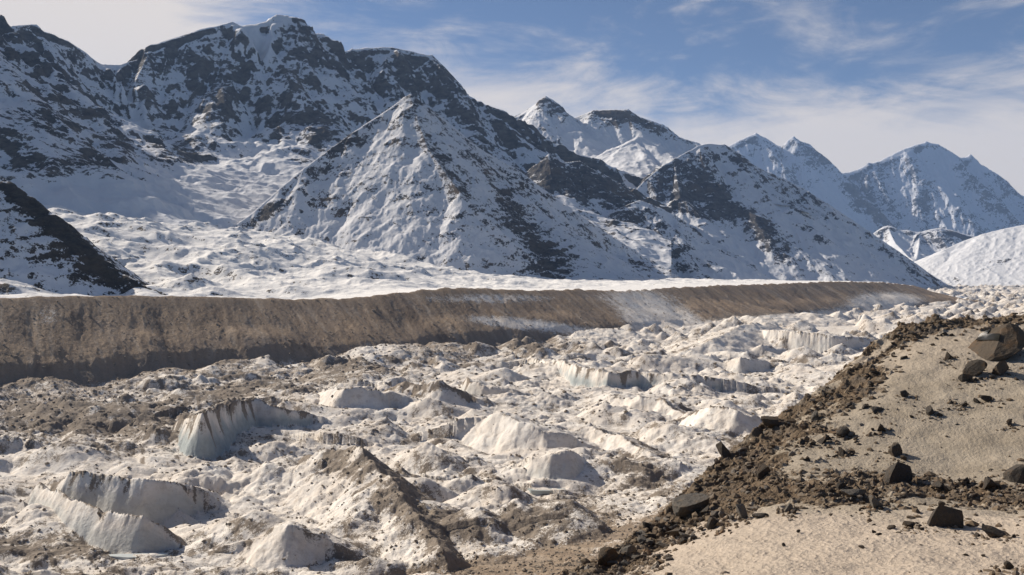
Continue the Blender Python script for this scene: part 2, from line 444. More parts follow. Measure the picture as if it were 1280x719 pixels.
_rf = random.Random(8)
FANS = [(ft_ + _rf.uniform(-25, 25), _rf.uniform(88, 116), _rf.uniform(3, 17), _rf.uniform(.14, .34)) for ft_ in range(-150, 1500, 48)]
def valley(X, Y):
    z, deb, ice, smooth, crest = glacier_fn(X, Y)
    s0 = (X - MP0[0]) * MN[0] + (Y - MP0[1]) * MN[1]
    t = (X - MP0[0]) * MD[0] + (Y - MP0[1]) * MD[1]
    s = s0 + 14 * fbm(t / 130, t * 0 + .5, 41, 3) + 2.5 * perlin(t / 18, t * 0 + 2.5, 42) * sstep(0, 30, s0)
    zc = np.interp(t, CT, CZ).astype(f32) + 2.2 * fbm(t / 20, t * 0, 43, 5) * np.clip(t / 700 + .6, .6, 1.8)
    hgt = np.clip((zc - ZG) / 62, .05, 1.2)
    # wall profile: grazing upper half, steeper middle, debris foot
    sp = np.maximum(s, 0)
    foot = 7 * np.clip(fbm(t / 85, t * 0 + 8, 44, 2) + .25, 0, 1)
    sp_ = sp * (1 + .16 * fbm(t / 75, t * 0 + 3, 56, 3) * sstep(10, 60, sp)) + 5 * fbm(t / 24, sp / 60, 57, 3) * sstep(30, 80, sp)
    drop = np.interp(sp_, [0, 4, 86, 110, 160, 400], [0, 1.7, 44.5, 62, 78, 135]).astype(f32) * np.clip(hgt, .3, 1.2)
    fan = np.interp(sp, [0, 30, 60, 200], [30, 26, 22, -40]).astype(f32) * 0
    tw = t + .4 * sp + 7 * fbm(t / 30, sp / 22, 49, 3)
    gul = .45 * (ridged(tw / 9, sp / 60, 45, 3) - .5) * sstep(0, 10, sp) + 1.0 * fbm(tw / 30, sp / 90, 46, 3) - 2.2 * np.clip(ridged(tw / 55, sp / 300, 60, 2) - .55, 0, 1) * sstep(0, 25, sp) + .45 * fbm(t / 2.4, sp / 3.5, 47, 3)
    wall = zc - drop + gul * sstep(2, 25, sp) * np.clip(hgt, .3, 1) + foot * sstep(45, 75, sp)
    # scree cone spreading out of the wall
    tc = on_line(850, 380)[0]
    cone = zc - 4 - np.hypot((t - tc) * .33, sp) * .355 + 1.5 * gul
    wall = np.maximum(wall, np.where(s > 0, cone, -999))
    for (ft, fs, fh, fk) in FANS:
        m = (np.abs(t - ft) < 160) & (s > 20) & (s < 260)
        if m.any():
            q = ZG + fh + 4.5 * fbm(X[m] / 22, Y[m] / 22, 48, 5) + 8 - np.sqrt(64 + ((t[m] - ft) * fk) ** 2 + (np.maximum(s[m] - fs, 0) * .30 + np.maximum(fs - s[m], 0) * 1.2) ** 2)
            q = q + .9 * facet(X[m] / 5, Y[m] / 5, 541) + .5 * fbm(X[m] / 1.8, Y[m] / 1.8, 542, 2)
            wall[m] = np.maximum(wall[m], q)
    # snowy bench behind the crest, rising to the mountains on the left
    b = -sp * 0 + np.maximum(-s, 0)
    left = sstep(250, -420, X + 60 * fbm(X / 300, Y / 300, 55, 2))
    rise = np.interp(b, [0, 30, 160, 420, 760, 1200, 2500], [0, -3, -3, 34, 104, 165, 300]).astype(f32)
    bench = zc + rise * (.12 + .88 * left) * np.clip(1.15 - t / 2600, .2, 1.2)
    bw = 30 * fbm(X / 300, Y / 300, 54, 2)
    bench += sstep(20, 200, b) * (24 * (ridged((X + bw) / 210, (Y - bw) / 150, 51, 4) - .4) * left + 7 * fbm(X / 60, Y / 60, 52, 4) + 1.6 * ridged(X / 18, Y / 18, 53, 3) * np.clip(.4 + 1.4 * fbm(X / 120, Y / 120, 57, 2), 0, 1.2))
    zw = np.where(s > 0, wall, bench)
    onw = zw > z
    k = sstep(-3, 3, zw - z)
    zz = np.maximum(z, zw)
    # near wall of our own side
    zn, sd, al = near_fn(X, Y)
    zn = zn + np.where(sd > 20, (1.2 * fbm(al / 14, sd / 50, 304, 3) + .35 * fbm(X / 2, Y / 2, 305, 2)), 0)
    nw = sstep(-5, 2.5, zn - zz + 2.2 * fbm(X / 16, Y / 16, 303, 3))
    zz = np.maximum(zz, zn)
    return dict(z=zz, deb=deb, ice=ice * (1 - k), smooth=smooth * (1 - k), crest=crest * (1 - k), s=s, t=t, wall=k * (s > -1), near=nw, sd=sd, lowdist=np.clip((z + 82) / 12, -1, 1))

# ------------------------------------------------------------------ setting 1: valley (glacier, moraine, bench)
def glacier_mat():
    t = NT('glacier_snow_debris')
    deb = t.attr('debris'); ice = t.attr('ice'); brown = t.attr('brown')
    n = t.math('ADD', t.math('MULTIPLY', t.math('SUBTRACT', t.noise(0.9, 4, 0.7), .5), .9), t.math('ADD', t.math('MULTIPLY', t.math('SUBTRACT', t.noise(0.16, 4, 0.6), .5), .5), t.math('MULTIPLY', t.math('SUBTRACT', t.noise(2.6, 3, .7), .5), .9)))
    k = t.ramp(t.math('ADD', deb, n), .44, .60)
    sn = t.mix(t.ramp(t.noise(.05, 5, .65), .3, .7), (.80, .755, .69), (.68, .61, .53))
    sn = t.mix(t.ramp(t.noise(.33, 6, .75), .46, .70, 0, .62), sn, (.47, .395, .32))
    d1 = t.mix(t.noise(1.3, 5, .75), (.12, .095, .072), (.36, .30, .24))
    d2 = t.mix(t.noise(.9, 6, .75), (.175, .122, .080), (.48, .36, .245))
    d2 = t.mix(t.ramp(t.noise(.02, 4, .6), .45, .7, 0, .6), d2, (.29, .225, .172))
    tone = t.attr('tone')
    d2 = t.mix(t.ramp(tone, -.5, .1, .55, 0), d2, (.12, .085, .06)); d2 = t.mix(t.ramp(tone, .1, .55, 0, .5), d2, (.50, .41, .315))
    d = t.mix(brown, d1, d2)
    c = t.mix(k, sn, d)
    ic = t.mix(t.noise(.35, 5, .6), (.44, .49, .49), (.17, .205, .21))
    c = t.mix(t.math('MULTIPLY', ice, t.math('SUBTRACT', 1.0, t.math('MULTIPLY', k, .8))), c, ic)
    h = t.math('ADD', t.noise(1.6, 4, .7), t.math('MULTIPLY', t.noise(.5, 3, .6), 1.5))
    nb = t.bump(h, t.ramp(k, 0, 1, .55, .9), .5)
    return t.finish(c, .88, .15, nb)
M_GL = glacier_mat()

def bench_mat():
    return mountain_mat('bench_snow', 1.3, snow=(.86, .835, .80), dark=(.07, .055, .04), light=(.16, .13, .10))
M_BE = bench_mat()

X, Y, u_, d_ = fan_grid(-.66, .66, 1400, 175, 6200, 1750)
v = valley(X, Y)
Z = v['z'].astype(f32)
zx, zy = slope_grid(Z, u_, d_)
slope = np.hypot(zx, zy)
PX, PY = pix(X, Y, Z); GRID = (X, Y, Z, PX, PY)
deb = .335 + v['deb'] + .55 * v['crest']
deb += .40 * fbm(X / 55, Y / 40, 61, 5) + .42 * fbm(X / 8, Y / 8, 62, 4) + .62 * np.maximum(ridged((X * .87 + Y * .5) / 7 + .5 * fbm(X / 25, Y / 25, 59, 2), (X * .5 - Y * .87) / 55, 69, 3) - .52, -.12) * (.6 + 1.2 * fbm(X / 60, Y / 60, 70, 2))
deb += -.10 * v['smooth'] + .10 * sstep(.4, 1.0, slope) * (1 - v['smooth']) * 1.4
def blob(px, py, rx, ry, ang=0.0):
    a = math.radians(ang); dx = PX - px; dy = PY - py
    p = (dx * math.cos(a) + dy * math.sin(a)) / rx; q = (-dx * math.sin(a) + dy * math.cos(a)) / ry
    return np.exp(-(p * p + q * q)).astype(f32)
# debris cover: below the left wall, on the middle hill, along the near foot
for b in [(90, 520, 150, 28, 8, .34), (300, 490, 120, 18, -8, .25), (480, 445, 70, 22, -5, .35), (620, 425, 120, 12, 3, .28), (450, 590, 55, 20, 20, .16), (500, 640, 60, 18, 38, .20), (410, 700, 80, 20, 0, .15),
          (60, 690, 90, 16, 0, .28), (560, 650, 60, 18, 30, .2), (800, 585, 50, 22, 30, .25), (700, 650, 70, 30, 0, .25), (900, 535, 60, 10, 30, .15), (720, 500, 150, 30, 0, -.10), (300, 620, 70, 45, -30, -.16), (850, 540, 120, 40, 0, -.1)]:
    deb += b[5] * (1.5 if b[5] > 0 else .8) * blob(*b[:5])
w = v['wall']
snowy = (blob(830, 402, 70, 30, 25) * 1.1 + blob(640, 404, 70, 9, 6) * .8 + blob(740, 418, 60, 9, 12) * .6 + blob(1010, 400, 80, 13, -8) * .85 + blob(1110, 376, 50, 11, 0) * .9
         + blob(610, 374, 110, 9, 0) * .55 + blob(60, 395, 30, 30, 60) * .42 + blob(470, 440, 50, 20, 20) * .38 + blob(380, 445, 60, 14, 0) * .2 + blob(1000, 360, 120, 6, 0) * .35 + blob(800, 370, 400, 6) * .1)
tt, ss = v['t'], v['s']
strk = fbm(tt / 9 + ss * .04, ss / 80, 63, 3)
wd = .98 - snowy * (1.0 + .9 * strk) - .46 * sstep(90, 118, ss) + .2 * fbm(X / 10, Y / 10, 58, 3) * sstep(80, 100, ss) + .28 * strk * (snowy > .06) + .12 * fbm(X / 5, Y / 5, 64, 2) + .05
deb = deb * (1 - w) + wd * w
nd_ = .86 + .5 * fbm(X / 18, Y / 18, 65, 4) - .35 * blob(800, 640, 60, 18, -25) + .2 * fbm(X / 4, Y / 4, 66, 2)
deb = deb * (1 - v['near']) + nd_ * v['near']
brown = np.clip(w * (1 - .75 * sstep(86, 100, ss)) + .65 * v['near'], 0, 1)
rockb = .14 + .30 * (ridged(X / 40, Y / 40, 67, 3) - .35) + .3 * fbm(X / 7, Y / 7, 68, 3) + .25 * sstep(.35, .9, slope) + .20 * blob(30, 355, 200, 10)
ctr = lambda a: .25 * (a[:-1, :-1] + a[:-1, 1:] + a[1:, 1:] + a[1:, :-1])
sc_ = ctr(ss)
is_bench = (sc_ < -1.0) & (ctr(tt) < 2600)
is_wall = (~is_bench) & (ctr(w) > .5) & (ctr(tt) < 2600)
tw_ = tt + .4 * ss + 5 * fbm(tt / 30, ss / 25, 350, 3)
tone = fbm(tw_ / 6, ss / 70, 351, 4) * .9 + .5 * fbm(tw_ / 26, ss / 60, 352, 3) + .3 * fbm(X / 3, Y / 3, 353, 2)
AT = dict(tone=tone, debris=deb, ice=v['ice'], brown=brown)
g_ob = grid_obj('glacier', X, Y, Z, AT, M_GL, ~(is_bench | is_wall))
tag(g_ob, 'snow and rubble covered glacier filling the valley floor', 'glacier', kind='structure')
m_ob = grid_obj('moraine_slope', X, Y, Z, AT, M_GL, is_wall)
tag(m_ob, 'long brown gravel wall of the moraine on the far side of the glacier', 'moraine', kind='structure')
b_ob = grid_obj('snow_field', X, Y, Z, dict(rock=rockb), M_BE, is_bench)
tag(b_ob, 'sunlit hummocky snow field between the brown moraine and the mountains', 'snow field', kind='structure')

# ------------------------------------------------------------------ setting 2: mountains
def skew(ridges, f):
    for r in ridges: r['p'] = [(p[0], p[1], p[2] + f(p[0])) for p in r['p']]
    return ridges

def mountain(name, label, ridges, ug, dg, n, mat, er=(60, 350, .5), jag=8, rock=None, floor=-90, blobs=(), strata=(25, -.35), crestfade=70, warp=0, rockn=1.0, seed=100, soft=None, rib=.40):
    soft = soft or er[0] * .8
    X, Y, u, d = fan_grid(ug[0], ug[1], n[0], dg[0], dg[1], n[1])
    def base(X, Y):
        z = np.full(X.shape, -1e9, f32); cf = np.zeros(X.shape, f32)
        wx_, wy_ = X, Y
        if warp:
            wx_ = X + warp * fbm(X / (warp * 6), Y / (warp * 6), seed + 1, 4); wy_ = Y + warp * fbm(X / (warp * 6), Y / (warp * 6), seed + 2, 4)
        for rdg in ridges:
            P = [pt(*p) for p in rdg['p']]
            s = rdg['s']; L = rdg.get('L', 1e9); lo = rdg.get('lo', .45)
            fn = lambda d: s * (lo * d + (1 - lo) * L * (1 - np.exp(-d / L)))
            zz, dist, zc, al = seg_height(X, Y, P, fn)
            if warp:
                z2, dist2, zc, al = seg_height(wx_, wy_, P, fn)
                m = np.clip(dist / (3 * warp), 0, 1); zz = zz * (1 - m) + z2 * m
            m = zz > z
            cf = np.where(m, dist, cf); z = smax(z, zz, soft) if z.max() > -1e8 else zz
        return z.astype(f32), cf
    Z, cf = base(X, Y)
    e = er[1] * .12
    Zx, _ = base(X + f32(e), Y); Zy, _ = base(X, Y + f32(e))
    gx = (Zx - Z) / e; gy = (Zy - Z) / e
    gm = np.hypot(gx, gy) + 1e-3
    k = np.clip(gm, .2, 1) / gm * er[2] * 2
    fade = np.clip(cf / crestfade, 0.06, 1)
    E = erosion(X / f32(er[1]), Y / f32(er[1]), gx * k, gy * k, seed, 5)
    Z = Z + fade * er[0] * E * np.clip(gm * 1.5, .2, 1.2)
    Z = Z + jag * (ridged(X / (jag * 14), Y / (jag * 14), seed + 5, 4) - .4) * 1.6 * np.clip(fade * 2, .35, 1)
    Z = Z + jag * .5 * (ridged(X / (jag * 4), (Y + Z * .6) / (jag * 4), seed + 6, 3) - .4) * np.clip(fade * 2, .3, 1) * sstep(.5, 1.0, gm)
    zx, zy = slope_grid(Z, u, d)
    sl = np.hypot(zx, zy)
    PX, PY = pix(X, Y, Z)
    rk = rock or (.95, .5, .5)
    st = perlin((Z + strata[1] * X) / strata[0], (X + .4 * Y) / (strata[0] * 7), seed + 7) + .6 * perlin((Z + strata[1] * X) / (strata[0] * .4), (X + .4 * Y) / (strata[0] * 3.5), seed + 8)
    B = np.zeros(X.shape, f32)
    for b in blobs:
        a = math.radians(b[4]); dx = PX - b[0]; dy = PY - b[1]
        p = (dx * math.cos(a) + dy * math.sin(a)) / b[2]; q = (-dx * math.sin(a) + dy * math.cos(a)) / b[3]
        B += b[5] * np.exp(-(p * p + q * q))
    # steps of bare rock stand out of the snow
    step = np.clip(B, 0, 1) * (perlin((Z + strata[1] * X) / (strata[0] * .8), (X + .4 * Y) / (strata[0] * 5), seed + 9)) * strata[0] * .30 + np.clip(B, 0, 1) * fbm(X / strata[0], Y / strata[0] + Z / strata[0], seed + 12, 3) * strata[0] * .25
    Z = Z + step
    zx, zy = slope_grid(Z, u, d); sl = np.hypot(zx, zy)
    R = rk[1] + rk[0] * (sl - rk[2]) + (.13 * st + .34 * fbm(X / (er[1] * .33), Y / (er[1] * .33) + Z / (er[1] * .4), seed + 10, 4)) * rockn + B + rib * E * np.clip(fade * 2, 0, 1)
    o = grid_obj(name, X, Y, Z.astype(f32), dict(rock=np.clip(R, -.6, 1.6)), mat)
    tag(o, label, 'mountain', kind='structure')
    return o

M_BIG = mountain_mat('big_mountain_rock', 3.6, dark=(.034, .031, .029), light=(.135, .118, .098), warm=(.14, .11, .08))
mountain('mountain', 'high dark rock mountain with a broad snow streaked face and a white summit gully',
    skew([dict(p=[(-480, -160, 2600), (-300, -160, 2900), (-170, -110, 3200), (-60, -30, 3420), (0, 34, 3550), (45, 29, 3580), (55, 39, 3580), (85, 50, 3600), (105, 64, 3620), (125, 79, 3650), (150, 81, 3700), (172, 75, 3720), (190, 56, 3740), (240, 38, 3760), (290, 26, 3780), (302, 32, 3800),  # crest left of the frame is raised to throw shade on the basin
            (332, 28, 3820), (345, 18, 3830), (360, 18, 3830), (374, 33, 3820), (390, 43, 3810), (405, 43, 3810), (425, 66, 3820), (440, 61, 3840), (480, 58, 3860), (540, 69, 3880), (575, 106, 3880), (610, 151, 3880), (640, 190, 3860), (665, 225, 3840), (720, 300, 3800)], s=1.25, L=520, lo=.30),
     dict(p=[(-340, -120, 4550), (-110, -60, 4650)], s=1.3, L=600, lo=.6),  # unseen peak behind the notch, added to keep sun off the basin
     dict(p=[(190, 60, 3740), (165, 110, 3560), (150, 170, 3330), (120, 235, 3050)], s=1.0, L=300, lo=.3),
     dict(p=[(300, 40, 3780), (285, 105, 3560), (250, 180, 3350), (215, 240, 3050)], s=1.0, L=260, lo=.3),
     dict(p=[(374, 40, 3820), (350, 100, 3620), (335, 165, 3400)], s=1.2, L=240, lo=.3),
     dict(p=[(440, 65, 3840), (430, 120, 3600), (390, 185, 3350)], s=1.1, L=260, lo=.3),
     dict(p=[(540, 72, 3880), (545, 130, 3650), (600, 190, 3500)], s=1.1, L=240, lo=.35),
     dict(p=[(30, 45, 3560), (50, 130, 3350), (20, 200, 3050)], s=.95, L=260, lo=.3),
     dict(p=[(-170, -100, 3200), (-150, 60, 3000), (-130, 180, 2750)], s=1.1, L=300, lo=.5)], lambda x: (3000 + 1.955 * x - 3550 - .47 * x) if x > -20 else -560 + 1.0 * min(0, x + 20) * -.3),  # unseen spur beyond the left edge, added to cast shadow on the basin
    (-.86, .16), (1650, 5200), (1180, 860), M_BIG, er=(85, 340, .5), jag=11, soft=40, rock=(.50, .23, .85), strata=(34, -.40), warp=30, seed=110, rockn=1.25,
    blobs=[(235, 80, 55, 45, -10, 0.19), (290, 100, 40, 36, 0, 0.17), (370, 80, 40, 50, 0, 0.14), (400, 150, 60, 28, -10, 0.15), (560, 105, 45, 40, 40, 0.12), (460, 90, 70, 25, 0, 0.07), (120, 185, 55, 14, -25, 0.15), (105, 150, 30, 20, -30, 0.08), (228, 195, 38, 16, -15, 0.20),
           (195, 222, 22, 12, 10, 0.20), (330, 160, 25, 30, 0, 0.11), (25, 205, 30, 15, 25, 0.19), (316, 56, 20, 30, -30, -1.0), (345, 26, 24, 10, 0, -.7), (250, 240, 150, 26, 0, -0.50), (150, 260, 160, 22, 0, -0.50), (325, 205, 40, 24, -30, -0.45), (165, 150, 12, 50, -20, -0.28), (60, 90, 50, 40, 0, 0.02),
           (350, 120, 12, 40, 20, -.3), (60, 150, 80, 60, 0, .16), (120, 200, 90, 22, -20, .18), (230, 190, 70, 26, -15, .14), (380, 180, 40, 20, -20, .2), (30, 200, 40, 20, 20, .2), (450, 130, 50, 40, 0, -.08)])

M_CON = mountain_mat('cone_snow', 1.9, snow=(.75, .74, .74), dark=(.045, .042, .042), light=(.13, .115, .10))
mountain('mountain', 'steep white snow cone with dark rock ribs standing before the dark mountain',
    [dict(p=[(290, 285, 2110), (320, 262, 2150), (350, 235, 2190), (380, 210, 2230), (440, 166, 2320), (480, 140, 2370), (506, 121, 2400), (514, 118, 2400), (530, 130, 2415), (560, 152, 2440), (600, 186, 2475), (650, 214, 2515), (700, 252, 2560), (760, 292, 2610), (800, 317, 2645), (870, 358, 2700), (920, 385, 2740)], s=1.06, L=500, lo=.85),
     dict(p=[(512, 121, 2400), (535, 185, 2250), (575, 240, 2130), (640, 300, 2050), (712, 362, 1990)], s=1.0, L=500, lo=.8),
     dict(p=[(600, 190, 2475), (650, 245, 2380), (730, 318, 2290)], s=.75, L=300, lo=.6)],
    (-.34, .32), (1350, 3200), (860, 680), M_CON, er=(1.8, 130, .5), jag=3.0, soft=18, rib=.12, warp=12, rock=(.40, .25, .9), strata=(14, -.3), crestfade=40, seed=130, rockn=1.2,
    blobs=[(520, 128, 12, 12, 0, .5), (640, 255, 18, 40, -30, .30), (690, 330, 30, 26, 30, .40), (665, 300, 50, 14, 40, .22), (700, 300, 60, 25, 35, .16), (555, 205, 8, 70, -35, .28), (430, 180, 30, 10, -35, .36), (345, 260, 30, 7, -35, .36), (400, 215, 30, 16, 0, .12), (560, 280, 60, 40, 0, .06), (500, 300, 60, 30, 0, -.2), (800, 345, 60, 14, 30, .06), (600, 200, 60, 10, 40, .1)])

M_MID = mountain_mat('middle_mountain_rock', 4.4, dark=(.034, .031, .029), light=(.135, .118, .098))
mountain('mountain', 'snowy twin summit with a white shoulder rising behind the snow cone',
    [dict(p=[(560, 230, 5300), (600, 195, 5350), (625, 166, 5400), (645, 147, 5430), (660, 137, 5450), (675, 126, 5450), (682, 120, 5450), (690, 124, 5450), (702, 132, 5450), (712, 149, 5480), (725, 144, 5500), (740, 138, 5500), (770, 136, 5500), (785, 136, 5500), (800, 146, 5500), (830, 156, 5480), (850, 171, 5460), (875, 180, 5440), (960, 260, 5400)], s=1.0, L=600, lo=.4),
     dict(p=[(715, 235, 4750), (745, 198, 4800), (775, 182, 4850), (797, 170, 4900), (815, 178, 4900), (840, 192, 4900), (880, 220, 4900)], s=.62, L=500, lo=.5),
     dict(p=[(682, 124, 5450), (700, 170, 5200), (690, 210, 4900)], s=.8, L=400, lo=.4)],
    (-.10, .30), (4200, 6200), (560, 380), M_MID, er=(38, 320, .5), jag=9, rock=(.55, .22, .8), strata=(34, -.3), seed=150,
    blobs=[(785, 150, 60, 14, 15, .42), (700, 138, 14, 12, 30, .4), (740, 170, 40, 14, 20, -.25), (790, 195, 50, 24, 0, -.8), (640, 150, 20, 20, -40, -.2), (690, 185, 22, 12, -20, .3), (720, 160, 16, 20, 0, -.35)])

mountain('mountain', 'low dark rock ridge with jagged crest between the snow cone and the twin summit',
    skew([dict(p=[(620, 250, 3500), (650, 235, 3500), (665, 221, 3500), (686, 193, 3500), (705, 202, 3490), (725, 202, 3480), (742, 212, 3470), (760, 220, 3460), (792, 242, 3440), (830, 285, 3400), (870, 330, 3380)], s=1.1, L=400, lo=.45),
     dict(p=[(725, 204, 3480), (735, 235, 3350), (750, 268, 3220)], s=.9, L=300, lo=.5),
     dict(p=[(686, 195, 3500), (700, 240, 3330), (730, 290, 3100)], s=.9, L=300, lo=.5),
     dict(p=[(770, 262, 3150), (800, 250, 3150), (830, 262, 3120), (880, 305, 3050), (962, 356, 2950)], s=.85, L=300, lo=.6)], lambda x: (x - 686) * 2.2 if x > 686 else 0),
    (.0, .30), (2500, 4400), (520, 420), mountain_mat('low_ridge_rock', 2.8, dark=(.03, .03, .034), light=(.11, .10, .09)), er=(24, 170, .5), jag=8, rock=(.5, .26, .8), strata=(22, -.3), seed=170,
    blobs=[(690, 225, 30, 30, 0, .42), (750, 235, 38, 24, 20, .48), (810, 290, 40, 14, 20, .30), (840, 320, 40, 14, 30, .30), (720, 275, 40, 14, 35, -.35), (940, 345, 30, 12, 0, -.5), (790, 262, 20, 8, 0, .2), (880, 330, 60, 10, 30, -.15)])

mountain('mountain', 'long snow and rock shoulder falling to the right toward the valley mouth',
    skew([dict(p=[(740, 290, 4000), (790, 241, 4050), (812, 220, 4080), (830, 206, 4100), (850, 195, 4120), (872, 183, 4150), (887, 179, 4150), (905, 181, 4150), (922, 190, 4130), (942, 206, 4110), (965, 217, 4090), (987, 226, 4060), (1012, 240, 4030), (1042, 259, 4000), (1070, 278, 3970), (1100, 298, 3940), (1140, 326, 3900), (1178, 352, 3870), (1220, 375, 3840)], s=1.0, L=600, lo=.5),
     dict(p=[(842, 200, 4120), (850, 245, 3850), (900, 300, 3500)], s=.85, L=400, lo=.5),
     dict(p=[(905, 183, 4150), (935, 235, 3850), (990, 290, 3550), (1060, 348, 3250)], s=.85, L=420, lo=.55),
     dict(p=[(965, 219, 4090), (1010, 270, 3800), (1100, 335, 3500)], s=.8, L=400, lo=.6)], lambda x: (x - 790) * 3.0),
    (.07, .50), (2900, 5900), (760, 520), mountain_mat('shoulder_rock', 3.2, dark=(.035, .035, .04), light=(.12, .11, .10)), er=(38, 230, .5), jag=9, rockn=1.45, rock=(.5, .20, .8), strata=(26, -.3), seed=190,
    blobs=[(850, 235, 45, 30, 20, .38), (900, 260, 50, 26, 30, .40), (960, 290, 55, 16, 35, .36), (920, 200, 40, 12, 20, .26), (1000, 250, 30, 14, 30, .20), (1020, 320, 40, 10, 35, .10), (870, 300, 60, 20, 0, -.3), (890, 184, 16, 8, 0, -.3), (1060, 300, 60, 25, 35, -.15), (800, 240, 20, 8, -40, -.2)])

M_FAR = mountain_mat('far_mountain_rock', 9.5, dark=(.05, .052, .06), light=(.12, .12, .125), snow=(.72, .73, .76))
mountain('mountain', 'pale blue far mountain range with sharp twin spires and a broad domed summit',
    skew([dict(p=[(820, 260, 13000), (880, 200, 13000), (920, 177, 13000), (933, 171, 13000), (945, 166, 13000), (958, 173, 13000), (972, 182, 13000), (979, 183, 13000), (985, 176, 12900), (992, 171, 12900), (1002, 177, 12900), (1012, 180, 12900), (1030, 196, 12900), (1040, 206, 12900), (1050, 216, 12900), (1060, 215, 12900), (1072, 211, 12900), (1085, 205, 12900), (1100, 201, 12900), (1115, 193, 12900),
            (1130, 186, 12900), (1145, 180, 12900), (1158, 178, 12900), (1172, 180, 12900), (1182, 186, 12900), (1200, 197, 12900), (1207, 196, 12900), (1213, 194, 12900), (1222, 203, 12900), (1232, 208, 12900), (1250, 219, 12900), (1272, 240, 12900), (1330, 300, 12900)], s=1.15, L=1500, lo=.75),
     dict(p=[(992, 175, 12900), (1010, 240, 12500), (1040, 300, 12050)], s=1.12, L=900, lo=.85),
     dict(p=[(1158, 180, 12900), (1165, 240, 12500), (1190, 290, 12150)], s=1.12, L=900, lo=.85),
     dict(p=[(1085, 207, 12900), (1090, 250, 12550), (1110, 290, 12200)], s=1.12, L=900, lo=.85),
     dict(p=[(1213, 196, 12900), (1225, 250, 12500), (1250, 300, 12100)], s=1.12, L=900, lo=.85),
     dict(p=[(945, 170, 13000), (955, 220, 12600), (960, 280, 12150)], s=1.12, L=900, lo=.85)], lambda x: (x - 945) * 4.0),
    (.14, .60), (9800, 16500), (620, 420), M_FAR, er=(150, 800, .5), jag=14, rock=(.4, .24, 1.0), strata=(80, -.2), crestfade=200, seed=210,
    blobs=[(1080, 240, 30, 30, 0, .25), (1160, 250, 18, 50, 15, .25), (1110, 270, 20, 30, 0, .2), (1230, 260, 40, 40, 0, .12), (1020, 200, 18, 16, 40, .2), (1180, 215, 14, 40, 0, -.4), (1040, 230, 14, 30, 30, -.2), (990, 180, 10, 10, 0, .15)])

mountain('mountain', 'low craggy snow ridge in the gap below the pale blue far range',
    [dict(p=[(1060, 320, 8000), (1095, 289, 8000), (1104, 284, 8000), (1115, 283, 8000), (1125, 287, 8000), (1137, 288, 8000), (1150, 291, 8000), (1162, 287, 8000), (1175, 285, 8000), (1187, 287, 8000), (1210, 293, 8000), (1240, 300, 8000), (1300, 310, 8000)], s=.85, L=500, lo=.5),
     dict(p=[(1150, 293, 8000), (1148, 312, 7600), (1145, 325, 7200)], s=.8, L=400, lo=.5),
     dict(p=[(1110, 285, 8000), (1120, 305, 7600), (1140, 325, 7200)], s=.8, L=400, lo=.5)],
    (.28, .60), (6900, 9000), (420, 240), mountain_mat('gap_ridge_rock', 6, light=(.13, .125, .12)), er=(60, 420, .5), jag=12, rock=(.5, .22, .7), strata=(45, -.2), crestfade=90, seed=230, blobs=[(1125, 312, 20, 12, 30, -.4), (1180, 300, 40, 12, 0, .2), (1102, 290, 12, 6, 0, .2)])

mountain('mountain', 'smooth bright snow hill at the mouth of the valley on the right',
    skew([dict(p=[(1090, 372, 5000), (1120, 352, 5050), (1150, 329, 5100), (1180, 312, 5150), (1205, 301, 5200), (1230, 292, 5200), (1255, 286, 5200), (1285, 280, 5200), (1400, 262, 5200)], s=.50, L=600, lo=.7),
     dict(p=[(1240, 290, 5200), (1255, 318, 5000), (1270, 350, 4800)], s=.9, L=400, lo=.7),
     dict(p=[(1320, 275, 5200), (1330, 310, 4800), (1340, 345, 4400)], s=.7, L=400, lo=.6)], lambda x: 500),
    (.33, .68), (4300, 6900), (460, 320), mountain_mat('hill_snow', 4.0), er=(14, 300, .5), jag=4, rib=.1, rock=(.6, .02, .7), strata=(26, -.2), seed=250, blobs=[(1200, 308, 40, 14, -20, -.5), (1250, 330, 30, 10, -20, .42), (1190, 350, 20, 6, 0, .4), (1270, 310, 20, 16, -20, .25)])

mountain('mountain', 'near snowy spur with dark scrub and rock along its crest on the left',
    [dict(p=[(-150, 130, 1150), (-60, 185, 1120), (0, 219, 1100), (30, 238, 1090), (60, 262, 1080), (85, 285, 1070), (105, 305, 1062), (125, 326, 1055), (150, 340, 1050), (180, 356, 1040), (215, 370, 1030), (250, 384, 1020)], s=.85, L=500, lo=.65)],
    (-.70, -.28), (790, 1500), (520, 330), mountain_mat('spur_scrub', 1.0, dark=(.022, .019, .016), light=(.075, .06, .045), warm=(.09, .065, .04)), er=(3.5, 45, .5), jag=3.2, rib=.2, rock=(.5, .30, .78), strata=(9, -.2), crestfade=12, seed=270, rockn=1.7,
    blobs=[(30, 250, 46, 12, 42, .75), (80, 292, 40, 12, 42, .75), (125, 335, 44, 12, 38, .7), (70, 322, 26, 12, 20, .28), (180, 358, 40, 7, 26, .4), (20, 300, 20, 14, 0, .12), (110, 345, 24, 8, 20, .25), (60, 290, 30, 10, 40, -.1)])

